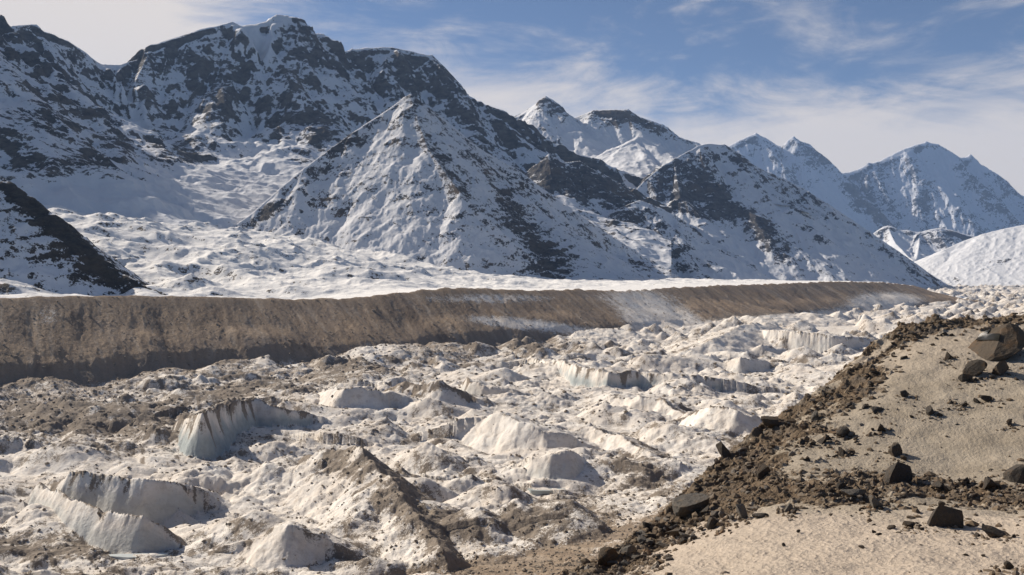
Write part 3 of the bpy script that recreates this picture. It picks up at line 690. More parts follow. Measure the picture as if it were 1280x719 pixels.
# (px, py of the foot, width px, height px, kind, shape, yaw, tilt, label)
BOULD = [
    (1258, 452, 110, 46, 'b', 9, .2, -14, 'huge dark brown boulder with white snow lying on its top at the hill crest'),
    (1224, 470, 36, 22, 'd', 2, .5, -10, 'dark brown boulder lying in snow just below the huge snow topped boulder'),
    (1250, 471, 34, 24, 'b', 3, 1.1, 14, 'rounded rusty boulder touching the dark one below the huge snow topped boulder'),
    (1208, 478, 18, 13, 'd', 4, .4, -20, 'small tilted slab left of the pair of boulders below the huge boulder'),
    (1187, 450, 13, 16, 'd', 5, .2, 10, 'upright dark stone alone in the snow left of the huge snow topped boulder'),
    (1162, 518, 19, 19, 'd', 6, .8, 0, 'small pointed triangular dark boulder standing on the open snow slope'),
    (1238, 503, 24, 13, 'd', 7, .2, 5, 'flat dark boulder on the upper snow slope with a blue shadow beside it'),
    (1204, 509, 12, 7, 'd', 8, .2, 0, 'low dark stone between the triangular boulder and the flat dark boulder'),
    (1189, 505, 10, 6, 'd', 9, 1.2, 0, 'small dark stone right of the triangular boulder on the snow slope'),
    (1264, 534, 14, 16, 'b', 10, 2.0, 20, 'brown stone with snow against it near the right edge of the snow slope'),
    (1103, 540, 19, 15, 'd', 11, .4, 10, 'dark boulder with a snow patch at its foot left of the open snow slope'),
    (1118, 572, 24, 30, 'b', 12, .3, -6, 'tall dark brown boulder at the left corner of the open snow slope'),
    (1128, 601, 44, 30, 'd', 13, .9, 8, 'black rock outcrop under the tall brown boulder at the edge of the snow'),
    (1190, 660, 58, 36, 'd', 13, .5, 4, 'large angular dark boulder on the lower snow right of the brown soil band'),
    (1248, 672, 42, 14, 'd', 15, .1, 8, 'low dark brown slab in the snow right of the large angular boulder'),
    (1240, 614, 38, 26, 'd', 11, .6, 0, 'black blocky boulder at the right end of the brown soil band'),
    (1272, 602, 40, 30, 'd', 13, 2.0, 0, 'black rock mass at the right edge of the soil band'),
    (1208, 606, 20, 10, 'd', 18, .2, 0, 'dark slab at the foot of the open snow slope left of the blocky boulder'),
    (1175, 611, 24, 12, 'd', 19, .8, 0, 'dark low rock below the middle of the open snow slope'),
    (1094, 636, 26, 20, 'g', 20, .9, -12, 'rounded tan boulder leaning at the right part of the brown soil band'),
    (1072, 622, 40, 11, 'g', 21, .15, 4, 'long flat grey slab lying across the brown soil band'),
    (1054, 613, 24, 13, 'd', 22, .3, 0, 'dark pyramid shaped rock above the long flat grey slab'),
    (985, 640, 17, 12, 'g', 23, .9, 0, 'single grey cone shaped stone on the brown soil band'),
    (925, 646, 20, 20, 'g', 24, .4, -16, 'grey leaning boulder where the soil band meets the lower snow'),
    (904, 570, 25, 20, 'b', 25, .3, 0, 'rounded brown boulder perched on the skyline rim above the glacier'),
    (966, 536, 26, 26, 'b', 26, .5, -30, 'olive brown boulder leaning on the rim right of the perched round boulder'),
    (957, 595, 22, 20, 'b', 27, .4, 10, 'rusty dark boulder on the earth slope below the skyline rim'),
    (1058, 548, 22, 16, 'd', 28, .2, -25, 'dark overhanging rock in the middle of the earth slope'),
    (1053, 570, 15, 12, 'd', 29, .7, 0, 'dark boulder under the overhanging rock of the earth slope'),
    (1030, 555, 22, 9, 'd', 30, .3, -30, 'long black stone left of the overhanging rock on the earth slope'),
    (1021, 524, 13, 12, 'g', 31, .3, 20, 'grey upright stone near the top of the earth slope'),
    (1003, 556, 10, 8, 'd', 32, .8, 0, 'small black stone above the rusty boulder on the earth slope'),
    (867, 645, 52, 28, 'g', 33, .25, -14, 'large grey slanted slab with a black end at the lower end of the rim'),
    (893, 660, 26, 20, 'd', 34, .3, 0, 'dark boulder just right of the large grey slanted slab'),
    (882, 645, 18, 14, 'd', 36, .9, 0, 'black rock against the end of the large grey slanted slab'),
    (812, 664, 22, 14, 'd', 37, .5, 0, 'black jagged rock above the rubble heap at the bottom'),
    (848, 672, 34, 10, 'b', 38, .15, -4, 'flat orange tinted slab on the rubble heap at the bottom'),
    (800, 672, 14, 11, 'g', 39, .7, 0, 'pale rounded stone at the top of the rubble heap'),
    (760, 708, 34, 26, 'b', 40, .3, -35, 'steep brown slab at the lower left end of the rubble heap'),
    (785, 695, 26, 12, 'g', 41, .4, -20, 'pale grey slab in the rubble heap beside the steep brown slab'),
    (1130, 496, 18, 10, 'd', 42, .5, -10, 'dark stones ledge breaking the snow at the top left of the slope'),
    (1098, 516, 26, 12, 'd', 43, .5, 6, 'broad dark rock at the upper edge of the earth slope'),
    (1140, 660, 22, 8, 'b', 44, .5, 6, 'low brown slab left of the large angular boulder'),
    (1030, 497, 12, 10, 'd', 45, .3, 0, 'black stone on the rim below the skyline crest'),
    (1263, 712, 26, 12, 'd', 46, .3, 0, 'dark rock poking from the snow at the lower right corner'),
]

# ------------------------------------------------------------------ setting 3: near hillside
def hill_mat():
    t = NT('hillside_snow_soil')
    so = t.attr('soil')
    n = t.math('ADD', t.math('MULTIPLY', t.math('SUBTRACT', t.noise(1.6, 6, .7), .5), .75), t.math('MULTIPLY', t.math('SUBTRACT', t.noise(9, 5, .75), .5), .95))
    k = t.ramp(t.math('ADD', so, n), .42, .58)
    sn = t.mix(t.ramp(t.noise(.5, 6, .65), .3, .7), (.40, .343, .268), (.30, .252, .19))
    sn = t.mix(t.attr('clean'), sn, t.mix(t.noise(.7, 6, .65), (.54, .455, .365), (.41, .34, .27)))
    sn = t.mix(t.ramp(t.noise(14, 3, .7), .45, .75, 0, .45), sn, (.36, .28, .20))
    s1 = t.mix(t.noise(7, 6, .75), (.06, .042, .027), (.27, .195, .125))
    s1 = t.mix(t.ramp(t.noise(.6, 4, .6), .5, .7, 0, .7), s1, (.12, .105, .09))
    c = t.mix(k, sn, s1)
    h = t.math('ADD', t.noise(24, 4, .75), t.math('MULTIPLY', t.noise(7, 4, .65), 1.6))
    nb = t.bump(h, t.ramp(k, 0, 1, .6, 1.0), .05)
    return t.finish(c, .85, .2, nb)
M_HI = hill_mat()

def hill_z(X, Y, fine=True):
    z, sd, al = near_fn(X, Y)
    ins = sstep(3, -1, sd)
    z = z + ins * (.16 * fbm(X / 3.5, Y / 3.5, 311, 3)) + (1 - ins) * 1.2 * fbm(al / 14, sd / 50, 304, 3) * sstep(15, 25, sd) + (1 - ins) * .5 * fbm(X / 4, Y / 4, 306, 3) * sstep(0, 6, sd)
    # rocky rim stands up along the skyline
    z = z + .30 * ridged(X / 2.4, Y / 2.4, 312, 5) * np.exp(-((sd + .4) / 1.0) ** 2) - .2 * np.exp(-((sd + .4) / 1.2) ** 2)
    return z, sd
u_ = np.concatenate([np.linspace(-.55, 0, 110, endpoint=False), np.linspace(0, .53, 1080, endpoint=False), np.linspace(.53, .75, 50)])
d_ = np.concatenate([np.geomspace(5, 12, 60, endpoint=False), np.geomspace(12, 50, 1080, endpoint=False), np.geomspace(50, 185, 130)])
X, Y = np.meshgrid(u_, d_); X = (X * Y).astype(f32); Y = Y.astype(f32)
X0 = X
Z, sd = hill_z(X, Y)
PX, PY = pix(X, Y, Z)
CLEAN = np.clip(sstep(635, 665, PY + 14 * fbm(X / 2, Y / 2, 329, 3)) + .35 * sstep(500, 440, PY), 0, 1)
soil = -.05 + .26 * fbm(X / 5, Y / 2.2, 321, 4) + .46 * (ridged((X * .8 + Y * .6) / 3.2, (Y * .8 - X * .6) / .9, 327, 5) - .4)
for b in [(1000, 624, 120, 17, 3, 1.0), (1180, 616, 110, 12, 4, .9), (1240, 632, 50, 9, 6, .8), (915, 605, 70, 30, -35, .75), (1000, 545, 90, 34, -35, .50), (1060, 580, 55, 26, -20, .30), (1085, 500, 55, 22, -35, .30), (890, 640, 60, 22, 0, .55), (800, 690, 70, 40, -30, .75), (1090, 480, 60, 14, -35, .30), (1100, 455, 60, 14, -35, .40), (1150, 412, 60, 14, -12, .75), (1240, 408, 60, 14, -5, .7), (1060, 500, 30, 10, -35, .2),
          (1160, 560, 60, 34, 0, -.4), (1210, 500, 60, 60, 0, -.45), (1000, 690, 130, 26, 0, -.55), (1180, 690, 90, 20, 0, -.4), (1150, 465, 60, 14, -20, -.25), (880, 700, 40, 20, -30, -.25), (1180, 640, 30, 12, 0, .25), (1130, 600, 60, 9, 0, .35), (1270, 660, 40, 12, 10, -.2), (1095, 428, 16, 5, 20, -.5)]:
    soil += b[5] * blob(*b[:5])
for b in BOULD:
    soil += .30 * blob(b[0] + 3, b[1] + 1, max(b[2] * .6, 7), max(b[3] * .25, 3))
soil = soil + .42 * np.exp(-(np.maximum(-sd, 0) / 1.0) ** 2) * (sd > -6)
out = sstep(0, 3, sd)
soil = np.where(sd > 0, soil * (1 - out) + out * (.9 + .35 * fbm(X / 6, Y / 6, 322, 3)), soil)
# snow lies a hand thick over the soil, with a crisp edge; soil is lumpy
ks = sstep(.62, .38, soil + .3 * fbm(X / .8, Y / .8, 323, 3))
Z = Z + (sd < 2) * (.10 * ks + (1 - ks) * (.26 * ridged(X / 1.1, Y / .9, 324, 4) + .06 * fbm(X / .25, Y / .25, 325, 2)) + ks * (.035 * fbm(X / .4, Y / .6, 326, 4) + .09 * fbm(X / 1.6, Y / 1.6, 328, 2) + (.010 + .014 * CLEAN) * ridged(X / (.22), Y / .34, 330, 3) + .010 * fbm(X / .07, Y / .10, 331, 2)) + (1 - ks) * .05 * ridged(X / .3, Y / .3, 332, 3))
h_ob = grid_obj('hillside', X, Y, Z.astype(f32), dict(soil=soil, clean=CLEAN), M_HI)
tag(h_ob, 'near hillside of dirty snow and brown soil on the right', 'hillside', kind='structure')
HX, HY, HZ, HU, HD = X, Y, Z, u_, d_
HSOIL = soil

def hill_hit(px, py):
    """depth where the picture ray meets the hillside, read from the mesh grid"""
    u, w = ray(px, py)
    j = int(np.searchsorted(HU, float(u)))
    col = HZ[:, j] - float(w) * HD
    k = np.argmax((col > 0) & (HD > 9))
    if not (col[k] > 0) or HD[k] > 75: return None
    return (float(HX[k, j]), float(HY[k, j]), float(HZ[k, j]), float(HD[k]))

# ------------------------------------------------------------------ rocks
def rock_mat(name, a, b, rust, scale=2.0):
    t = NT(name)
    oc = t.n.new('ShaderNodeTexCoord').outputs['Object']
    oi = t.n.new('ShaderNodeObjectInfo')
    c = t.mix(t.noise(scale * 2, 7, .7, oc), a, b)
    c = t.mix(t.ramp(t.noise(scale * .8, 4, .6, oc), .48, .68, 0, .75), c, rust)
    c = t.mix(t.ramp(oi.outputs['Random'], 0, 1, 0, .35), c, (.10, .09, .08))
    c = t.mix(t.ramp(t.noise(scale * 9, 3, .7, oc), .6, .75, 0, .35), c, (.24, .21, .17))
    h = t.math('ADD', t.noise(scale * 7, 5, .7, oc), t.math('MULTIPLY', t.noise(scale * 2, 4, .6, oc), 2))
    return t.finish(c, .85, .2, t.bump(h, .7, .06))
M_RD = rock_mat('dark_rock', (.03, .025, .021), (.085, .07, .055), (.11, .065, .032))
M_RB = rock_mat('brown_rock', (.045, .034, .026), (.12, .09, .06), (.15, .085, .04))
M_RG = rock_mat('grey_rock', (.09, .082, .072), (.21, .185, .155), (.19, .14, .09))
M_CAP = NT('fresh_snow_cap').finish((.80, .77, .73), .8, .2)

import bmesh
def rock_mesh(name, seed, mat, sub=3, cuts=9, rough=.07, flat=1.0, tall=1.0):
    r = random.Random(seed)
    bm = bmesh.new(); bmesh.ops.create_icosphere(bm, subdivisions=sub, radius=1)
    V = np.array([v.co[:] for v in bm.verts])
    for i in range(cuts):
        n = np.array([r.gauss(0, 1), r.gauss(0, 1), r.gauss(0, 1.1)]); n /= np.linalg.norm(n)
        h = r.uniform(.22, .66)
        dd = V @ n - h
        V = V - np.where(dd > 0, dd, 0)[:, None] * n * .96
    nn = fbm(V[:, 0] * 1.7 + V[:, 2], V[:, 1] * 1.7 - V[:, 2] * .7, seed, 4)
    V = V * (1 + 1.6 * rough * nn[:, None]) * np.array([1, 1, 1])
    V = V / np.abs(V).max(0) * np.array([1, flat, tall])
    for v, c in zip(bm.verts, V): v.co = c
    me = bpy.data.meshes.new(name); bm.to_mesh(me); bm.free()
    for p in me.polygons: p.use_smooth = False
    me.materials.append(mat)
    return me
SHAPES = {}
def shape(kind, i):
    key = (kind, i)
    if key not in SHAPES:
        mat = {'d': M_RD, 'b': M_RB, 'g': M_RG}[kind]
        SHAPES[key] = rock_mesh({'d': 'dark_rock', 'b': 'brown_rock', 'g': 'grey_rock'}[kind], 900 + i * 7 + ord(kind), mat)
    return SHAPES[key]

def sub_rock(name, px, py, wpx, hpx, kind, i, label, group=None, yaw=0.0, tilt=0.0, sink=.46, deep=.8):
    """boulder whose foot stands where the picture point (px, py) meets the hillside"""
    hit = None
    for k in range(0, 44, 2):
        hit = hill_hit(px, py + k)
        if hit: break
    if hit is None:
        print('NO HIT', name, px, py); return None
    x, y, z, d = hit
    a = wpx * d / F / 2 * .92; c = hpx * d / F / 2 * .95
    c = min(c, a * .95)
    o = link(name, shape(kind, i))
    o.scale = (a, a * deep, c / (1 - sink * .5) )
    o.rotation_euler = (math.radians(tilt) * .5, math.radians(tilt), yaw)
    o.location = (x, y + a * deep * .6, z + c * (1 - sink) )
    tag(o, label, 'boulder' if wpx > 14 else 'stone', group)
    return o

BIGR = None
for b in BOULD:
    o = sub_rock('boulder' if b[2] > 14 else 'stone', b[0], b[1], b[2], b[3], b[4], b[5], b[8], None, b[6], b[7])
    if b[2] > 100: BIGR = o

# snow lying on the huge boulder: a part of its own, cut from the boulder's upper faces
if BIGR is not None:
    bpy.context.view_layer.update()
    src = BIGR.data; R3 = BIGR.matrix_world.to_3x3()
    co = np.array([v.co[:] for v in src.vertices]); wc = np.array([(R3 @ v.co)[:] for v in src.vertices])
    nrm = np.array([(R3.inverted().transposed() @ v.normal).normalized()[:] for v in src.vertices])
    ok = (nrm[:, 2] > .40) & (wc[:, 0] < .12 * wc[:, 0].max()) & (wc[:, 0] > .8 * wc[:, 0].min()) & (wc[:, 2] > .25 * wc[:, 2].max())
    bm = bmesh.new(); mp = {}
    nl = np.array([v.normal[:] for v in src.vertices])
    for p in src.polygons:
        if all(ok[i] for i in p.vertices):
            f = []
            for i in p.vertices:
                if i not in mp: mp[i] = bm.verts.new(co[i] + nl[i] * .05)
                f.append(mp[i])
            bm.faces.new(f)
    if len(bm.faces):
        bmesh.ops.solidify(bm, geom=bm.faces[:], thickness=.06)
        me = bpy.data.meshes.new('snow_cap'); bm.to_mesh(me); me.materials.append(M_CAP)
        for p in me.polygons: p.use_smooth = True
        cap = link('snow_cap', me, BIGR)
    bm.free()

# smaller stones, each of its own, in areas that nothing tells apart
AREAS = [
    ('earth', 80, [(870, 610), (905, 580), (960, 535), (1040, 490), (1085, 470), (1110, 520), (1110, 560), (1040, 600), (960, 615), (900, 635)], 'd',
     'small dark stone strewn on the snowy earth slope below the skyline rim', 'dark stones on the earth slope', (3, 10)),
    ('band', 50, [(900, 640), (960, 615), (1100, 598), (1280, 600), (1280, 628), (1200, 640), (1100, 645), (960, 650)], 'd',
     'small dark stone lying on the brown soil band between the two snow slopes', 'stones on the brown soil band', (4, 13)),
    ('heap', 52, [(745, 714), (790, 675), (860, 640), (900, 645), (870, 680), (830, 714)], 'g',
     'angular stone in the rubble heap at the foot of the rim', 'stones of the rubble heap', (5, 16)),
    ('open', 16, [(1120, 470), (1200, 455), (1275, 480), (1275, 590), (1150, 590), (1110, 530)], 'd',
     'tiny dark stone poking from the open snow slope', 'tiny stones in the open snow', (2.5, 6)),
    ('low', 18, [(1090, 655), (1280, 640), (1280, 710), (1150, 690), (1000, 690), (930, 670)], 'd',
     'tiny dark stone on the lower snow patch', 'tiny stones in the lower snow', (3, 9)),
    ('crest', 28, [(1060, 470), (1120, 415), (1180, 402), (1275, 398), (1200, 425), (1130, 450), (1085, 480)], 'b',
     'small brown stone on the bare brown crest of the hillside', 'stones on the bare crest', (4, 11)),
]
def inpoly(x, y, P):
    c = False; j = len(P) - 1
    for i in range(len(P)):
        if (P[i][1] > y) != (P[j][1] > y) and x < (P[j][0] - P[i][0]) * (y - P[i][1]) / (P[j][1] - P[i][1]) + P[i][0]: c = not c
        j = i
    return c
rs = random.Random(21)
for nm, cnt, P, kind, lab, grp, (s0, s1) in AREAS:
    k = 0; tries = 0
    while k < cnt and tries < cnt * 30:
        tries += 1
        x = rs.uniform(min(p[0] for p in P), max(p[0] for p in P)); y = rs.uniform(min(p[1] for p in P), max(p[1] for p in P))
        if not inpoly(x, y, P) or hill_hit(x, y) is None: continue
        if nm in ('earth', 'open', 'low') and float(perlin(np.array([x / 26.]), np.array([y / 18.]), 5)[0]) < .05: continue
        wv = s0 + (s1 - s0) * rs.random() ** 2.2
        kk = rs.choice([kind, kind, 'd', 'b'] if nm != 'heap' else ['g', 'b', 'd', 'g'])
        o = sub_rock('stone', x, y, wv * rs.uniform(1, 1.7), wv * rs.uniform(.4, .75), kk, rs.randrange(1, 24), lab, grp, rs.uniform(-1, 1), rs.uniform(-25, 25))
        if o: k += 1

FRAG = 0
for b in BOULD:
    if b[2] < 15 or FRAG >= 56: continue
    for q in range(2):
        sgn = rs.choice([-1, 1]); wv = rs.uniform(4, 8.5)
        o = sub_rock('stone', b[0] + sgn * b[2] * rs.uniform(.45, .75), b[1] + rs.uniform(-2, 5), wv * 1.4, wv * .8, rs.choice(['d', 'b', b[4]]), rs.randrange(1, 24), 'stone fragment lying at the foot of a larger boulder', 'stone fragments beside the boulders', rs.uniform(-1, 1), rs.uniform(-25, 25))
        if o: FRAG += 1

# gravel too small and too many to count
def rubble(name, pts, sizes, mat, seed, label, cat):
    bm = bmesh.new(); bmesh.ops.create_icosphere(bm, subdivisions=1, radius=1)
    base = np.array([v.co[:] for v in bm.verts]); fc = np.array([[v.index for v in f.verts] for f in bm.faces]); bm.free()
    r = np.random.default_rng(seed); n = len(pts)
    V = base[None] * r.uniform(.55, 1.15, (n, len(base), 1)) * r.uniform(.6, 1.2, (n, 1, 3))
    a = r.uniform(0, 6.28, n); ca, sa = np.cos(a), np.sin(a)
    V = np.stack([V[..., 0] * ca[:, None] - V[..., 1] * sa[:, None], V[..., 0] * sa[:, None] + V[..., 1] * ca[:, None], V[..., 2] * .8], -1)
    V = V * sizes[:, None, None] + pts[:, None, :]
    fa = (fc[None] + (np.arange(n) * len(base))[:, None, None]).reshape(-1)
    o = link(name, new_mesh(name, V.reshape(-1, 3), fa, 3, None, mat, False))
    return tag(o, label, cat, kind='stuff')
m = np.argwhere((HSOIL + .25 * rng.standard_normal(HSOIL.shape) > .52) & (HD[:, None] < 60) & (HD[:, None] > 14) & (HX / HY > .03) & (HX / HY < .56) & (sd < 2))
NG = 15000
p = m[rng.choice(len(m), NG)]
pts = np.stack([HX[p[:, 0], p[:, 1]], HY[p[:, 0], p[:, 1]], HZ[p[:, 0], p[:, 1]]], -1) + rng.normal(0, .03, (NG, 3)) * np.array([1, 1, 0])
extra = []
for b in BOULD:
    h_ = hill_hit(b[0], b[1] + 2)
    if h_ is None: continue
    for q in range(70):
        yy_ = b[1] + rs.gauss(1, 3 + b[3] * .12); e_ = hill_hit(b[0] + rs.gauss(0, b[2] * .55), yy_)
        if e_: extra.append(e_[:3])
extra = np.array(extra)
GS = np.concatenate([(.014 + .15 * rng.random(NG) ** 7) * (.6 + HD[p[:, 0]] / 60), .012 + .09 * rng.random(len(extra)) ** 4])
pts = np.concatenate([pts, extra])
def gravel_mat():
    t = NT('gravel_stone'); c = t.mix(t.noise(5, 3, .6), (.05, .036, .025), (.27, .205, .14)); c = t.mix(t.ramp(t.noise(2.3, 3, .6), .5, .68, 0, .8), c, (.20, .185, .165)); c = t.mix(t.ramp(t.noise(3.7, 2, .6), .55, .7, 0, .7), c, (.17, .10, .055)); return t.finish(c, .9, .15)
rubble('gravel', pts, GS, gravel_mat(), 3, 'fine brown gravel strewn on the soil of the near hillside', 'gravel')

def strew(n, cond, seed):
    r = np.random.default_rng(seed)
    idx = np.argwhere(cond)
    return idx[r.choice(len(idx), n)]
X, Y, Z2, PX, PY = GRID
sel = Y < 1500
dens = .34 + .9 * blob(120, 520, 170, 28, 8) + .6 * blob(300, 490, 120, 18, -8) + .6 * blob(500, 445, 110, 22, -5) + .5 * blob(640, 425, 140, 12, 3) + .5 * blob(480, 640, 110, 40, 30) + .4 * blob(60, 690, 100, 20) + .5 * blob(700, 650, 90, 40) + .7 * v['near'] + .4 * v['crest']
dens *= (1 - .9 * v['smooth']) * (1 - .85 * v['wall'] * sstep(80, 60, v['s']))
cond = (rng.random(X.shape) < dens) & (v['s'] > 0) & sel & (np.abs(X / Y) < .56)
p = strew(60000, cond, 5)
i, j = p[:, 0], p[:, 1]
pts = np.stack([X[i, j], Y[i, j], Z2[i, j]], -1) + rng.normal(0, .25, (len(p), 3)) * np.array([1, 1, 0])
sz = (.18 + 1.05 * rng.random(len(p)) ** 5) * np.clip(Y[i, j] / 450, .7, 1.8)
wm_ = (rng.random(X.shape) < .5) & (v['wall'] > .8) & (v['s'] > 2) & (v['s'] < 105) & (np.abs(X / Y) < .56)
pw = strew(5200, wm_, 15)
iw, jw = pw[:, 0], pw[:, 1]
ptw = np.stack([X[iw, jw], Y[iw, jw], Z2[iw, jw]], -1)
def wall_rock():
    t = NT('wall_stone'); c = t.mix(t.noise(.6, 3, .6), (.20, .155, .115), (.46, .39, .31)); return t.finish(c, .9, .1)
rubble('scree', ptw, (.14 + .75 * rng.random(len(pw)) ** 5) * np.clip(Y[iw, jw] / 700, .8, 1.6), wall_rock(), 19, 'pale stones stuck all over the brown moraine wall', 'scree')
def gl_rock():
    t = NT('glacier_rubble'); c = t.mix(t.noise(.8, 3, .6), (.12, .095, .072), (.34, .29, .23)); return t.finish(c, .9, .1)
rubble('rubble', pts, sz, gl_rock(), 9, 'grey brown rubble of loose stones strewn over the glacier', 'rubble')

# ------------------------------------------------------------------ frozen meltwater ponds
def pond(px, py, wpx, hpx, label, col, zup=-.45, seed=1):
    u, w = ray(px, py); d = ZG / float(w); x0, y0 = float(u) * d, d
    n = 48; V = []; r = random.Random(seed)
    zup = -.68
    ph = [r.uniform(0, 6.28) for _ in range(4)]
    for top in (1, 0):
        for i in range(n):
            a = 2 * math.pi * i / n
            k = 1 + .25 * math.sin(2 * a + ph[0]) + .16 * math.sin(3 * a + ph[1]) + .05 * math.sin(5 * a + ph[2])
            V.append((x0 + math.cos(a) * k * wpx * d / F / 2, y0 + math.sin(a) * k * hpx * d / F / abs(float(w)) / 2, ZG + zup - (0 if top else 1.5)))
    me = bpy.data.meshes.new('frozen_pond')
    fs = [list(range(n))] + [[i, i + n, (i + 1) % n + n, (i + 1) % n] for i in range(n)]
    me.from_pydata(V, [], fs)
    t = NT('pond_ice'); c = t.mix(t.noise(.25, 5, .6), col, tuple(x * .8 for x in col)); me.materials.append(t.finish(c, .35, .4))
    o = link('frozen_pond', me)
    return tag(o, label, 'pond', kind='structure')
pond(172, 691, 60, 6, 'pale blue frozen pond under the double ice cliff at the lower left', (.62, .66, .65), -.45, 1)
pond(684, 609, 50, 4, 'small frozen pond under the cave mouth of the snow mound', (.42, .46, .45), -.45, 2)
pond(1010, 443, 90, 3, 'thin frozen pond under the long white ice wall', (.6, .68, .70), -.45, 3)
pond(345, 536, 40, 3, 'small frozen pond under the streaked ice cliff', (.6, .70, .72), -.45, 4)

# ------------------------------------------------------------------ light, sky, air, camera
SUN_AZ, SUN_EL = -57.0, 33.0
sd_ = bpy.data.lights.new('sun', 'SUN'); sd_.energy = 5.0; sd_.angle = math.radians(.5); sd_.color = (1.0, .91, .79)
so_ = bpy.data.objects.new('sun', sd_); COL.objects.link(so_)
so_.rotation_euler = (math.radians(90 - SUN_EL), 0, math.radians(180 - SUN_AZ))
from mathutils import Vector
az, el = math.radians(SUN_AZ), math.radians(SUN_EL)
sv = Vector((math.sin(az) * math.cos(el), math.cos(az) * math.cos(el), math.sin(el)))
so_.rotation_euler = sv.to_track_quat('Z', 'Y').to_euler()

w = bpy.data.worlds.new('World'); scene.world = w; w.use_nodes = True
nt = w.node_tree; nt.nodes.clear()
out = nt.nodes.new('ShaderNodeOutputWorld'); bg = nt.nodes.new('ShaderNodeBackground'); bg.inputs[1].default_value = .064
nt.links.new(bg.outputs[0], out.inputs[0])
sky = nt.nodes.new('ShaderNodeTexSky'); sky.sky_type = 'NISHITA'; sky.sun_disc = False
sky.sun_elevation = el; sky.sun_rotation = az; sky.altitude = 4500; sky.air_density = 1.0; sky.dust_density = .25; sky.ozone_density = 3.0
tc = nt.nodes.new('ShaderNodeTexCoord')
def wn(t): return nt.nodes.new(t)
sep = wn('ShaderNodeSeparateXYZ'); nt.links.new(tc.outputs['Generated'], sep.inputs[0])
def wm(op, a, b=0.0, clamp=False):
    n = wn('ShaderNodeMath'); n.operation = op; n.use_clamp = clamp
    for k, v_ in enumerate((a, b)):
        if hasattr(v_, 'links'): nt.links.new(v_, n.inputs[k])
        else: n.inputs[k].default_value = v_
    return n.outputs[0]
zz = wm('MAXIMUM', sep.outputs[2], 0.0)
# plan position on a high cloud deck
den = wm('ADD', zz, .09)
cx = wm('DIVIDE', sep.outputs[0], den); cy = wm('DIVIDE', sep.outputs[1], den)
cmb = wn('ShaderNodeCombineXYZ'); nt.links.new(cx, cmb.inputs[0]); nt.links.new(cy, cmb.inputs[1])
def wnoise(scale, stretch, rot, detail, rough, dist):
    mp = wn('ShaderNodeMapping'); nt.links.new(cmb.outputs[0], mp.inputs[0]); mp.inputs['Scale'].default_value = stretch; mp.inputs['Rotation'].default_value = (0, 0, rot)
    n = wn('ShaderNodeTexNoise'); n.inputs['Scale'].default_value = scale; n.inputs['Detail'].default_value = detail; n.inputs['Roughness'].default_value = rough; n.inputs['Distortion'].default_value = dist
    nt.links.new(mp.outputs[0], n.inputs['Vector']); return n.outputs[0]
def wramp(v_, lo, hi, a=0., b=1.):
    n = wn('ShaderNodeMapRange'); n.interpolation_type = 'SMOOTHSTEP'
    nt.links.new(v_, n.inputs[0])
    for k, q in enumerate((lo, hi, a, b)): n.inputs[k + 1].default_value = q
    return n.outputs[0]
def dnoise(sc, rot, detail, rough, dist):
    mp = wn('ShaderNodeMapping'); nt.links.new(tc.outputs['Generated'], mp.inputs[0]); mp.inputs['Rotation'].default_value = (0, rot, 0); mp.inputs['Scale'].default_value = sc
    n = wn('ShaderNodeTexNoise'); n.inputs['Scale'].default_value = 1.0; n.inputs['Detail'].default_value = detail; n.inputs['Roughness'].default_value = rough; n.inputs['Distortion'].default_value = dist
    nt.links.new(mp.outputs[0], n.inputs['Vector']); return n.outputs[0]
n1 = dnoise((3.2, 3.2, 8.5), .22, 10, .62, 1.0)
n2 = dnoise((7.5, 7.5, 26), -.16, 9, .66, 1.4)
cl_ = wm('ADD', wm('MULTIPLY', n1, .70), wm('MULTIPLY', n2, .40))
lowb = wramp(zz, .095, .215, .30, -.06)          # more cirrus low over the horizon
leftb = wramp(sep.outputs[0], -.40, -.14, .42, 0.0)  # and toward the sun
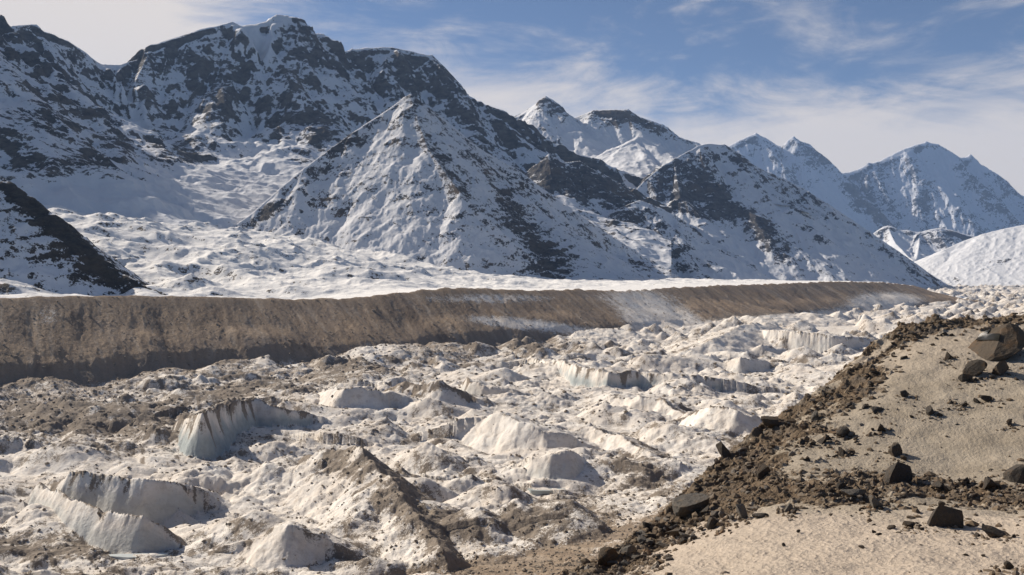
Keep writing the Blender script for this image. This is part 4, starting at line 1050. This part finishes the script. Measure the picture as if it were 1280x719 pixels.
cov = wm('MULTIPLY', wramp(wm('ADD', wm('ADD', cl_, lowb), leftb), .47, .80, 0, .94), wramp(sep.outputs[1], -.1, .55))
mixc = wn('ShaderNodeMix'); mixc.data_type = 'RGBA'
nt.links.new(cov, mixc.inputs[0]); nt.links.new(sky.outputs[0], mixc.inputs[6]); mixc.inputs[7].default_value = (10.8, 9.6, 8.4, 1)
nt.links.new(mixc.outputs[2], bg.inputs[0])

# air: one closed box round everything
HAZE = True
if HAZE:
    x0, x1, y0, y1, z0, z1 = -6000, 13000, -300, 18500, -260, 2600
    me = bpy.data.meshes.new('haze')
    me.from_pydata([(x, y, z) for z in (z0, z1) for (x, y) in ((x0, y0), (x1, y0), (x1, y1), (x0, y1))], [], [(3, 2, 1, 0), (4, 5, 6, 7), (0, 1, 5, 4), (1, 2, 6, 5), (2, 3, 7, 6), (3, 0, 4, 7)])
    hm = bpy.data.materials.new('haze_air'); hm.use_nodes = True; n_ = hm.node_tree.nodes; n_.clear()
    ho = n_.new('ShaderNodeOutputMaterial'); pv = n_.new('ShaderNodeVolumePrincipled')
    pv.inputs['Color'].default_value = (.40, .60, 1.0, 1); pv.inputs['Density'].default_value = 3.0e-5; pv.inputs['Anisotropy'].default_value = .1
    hm.node_tree.links.new(pv.outputs[0], ho.inputs['Volume']); me.materials.append(hm)
    hz = link('haze', me); tag(hz, 'thin blue haze of the valley air', 'haze', kind='stuff')

cam = bpy.data.cameras.new('camera'); co_ = bpy.data.objects.new('camera', cam); COL.objects.link(co_)
cam.sensor_width = 36; cam.lens = 36 * F / 1280; cam.clip_start = .1; cam.clip_end = 60000
co_.location = (0, 0, 0); co_.rotation_euler = (math.pi / 2 - PITCH, 0, 0)
scene.camera = co_
vs = scene.view_settings; vs.view_transform = 'Standard'; vs.look = 'None'; vs.gamma = 1; vs.exposure = 0.38; vs.use_curve_mapping = False
scene.cycles.use_denoising = True; scene.cycles.max_bounces = 5; scene.cycles.diffuse_bounces = 2; scene.cycles.volume_bounces = 0
scene.render.use_persistent_data = False
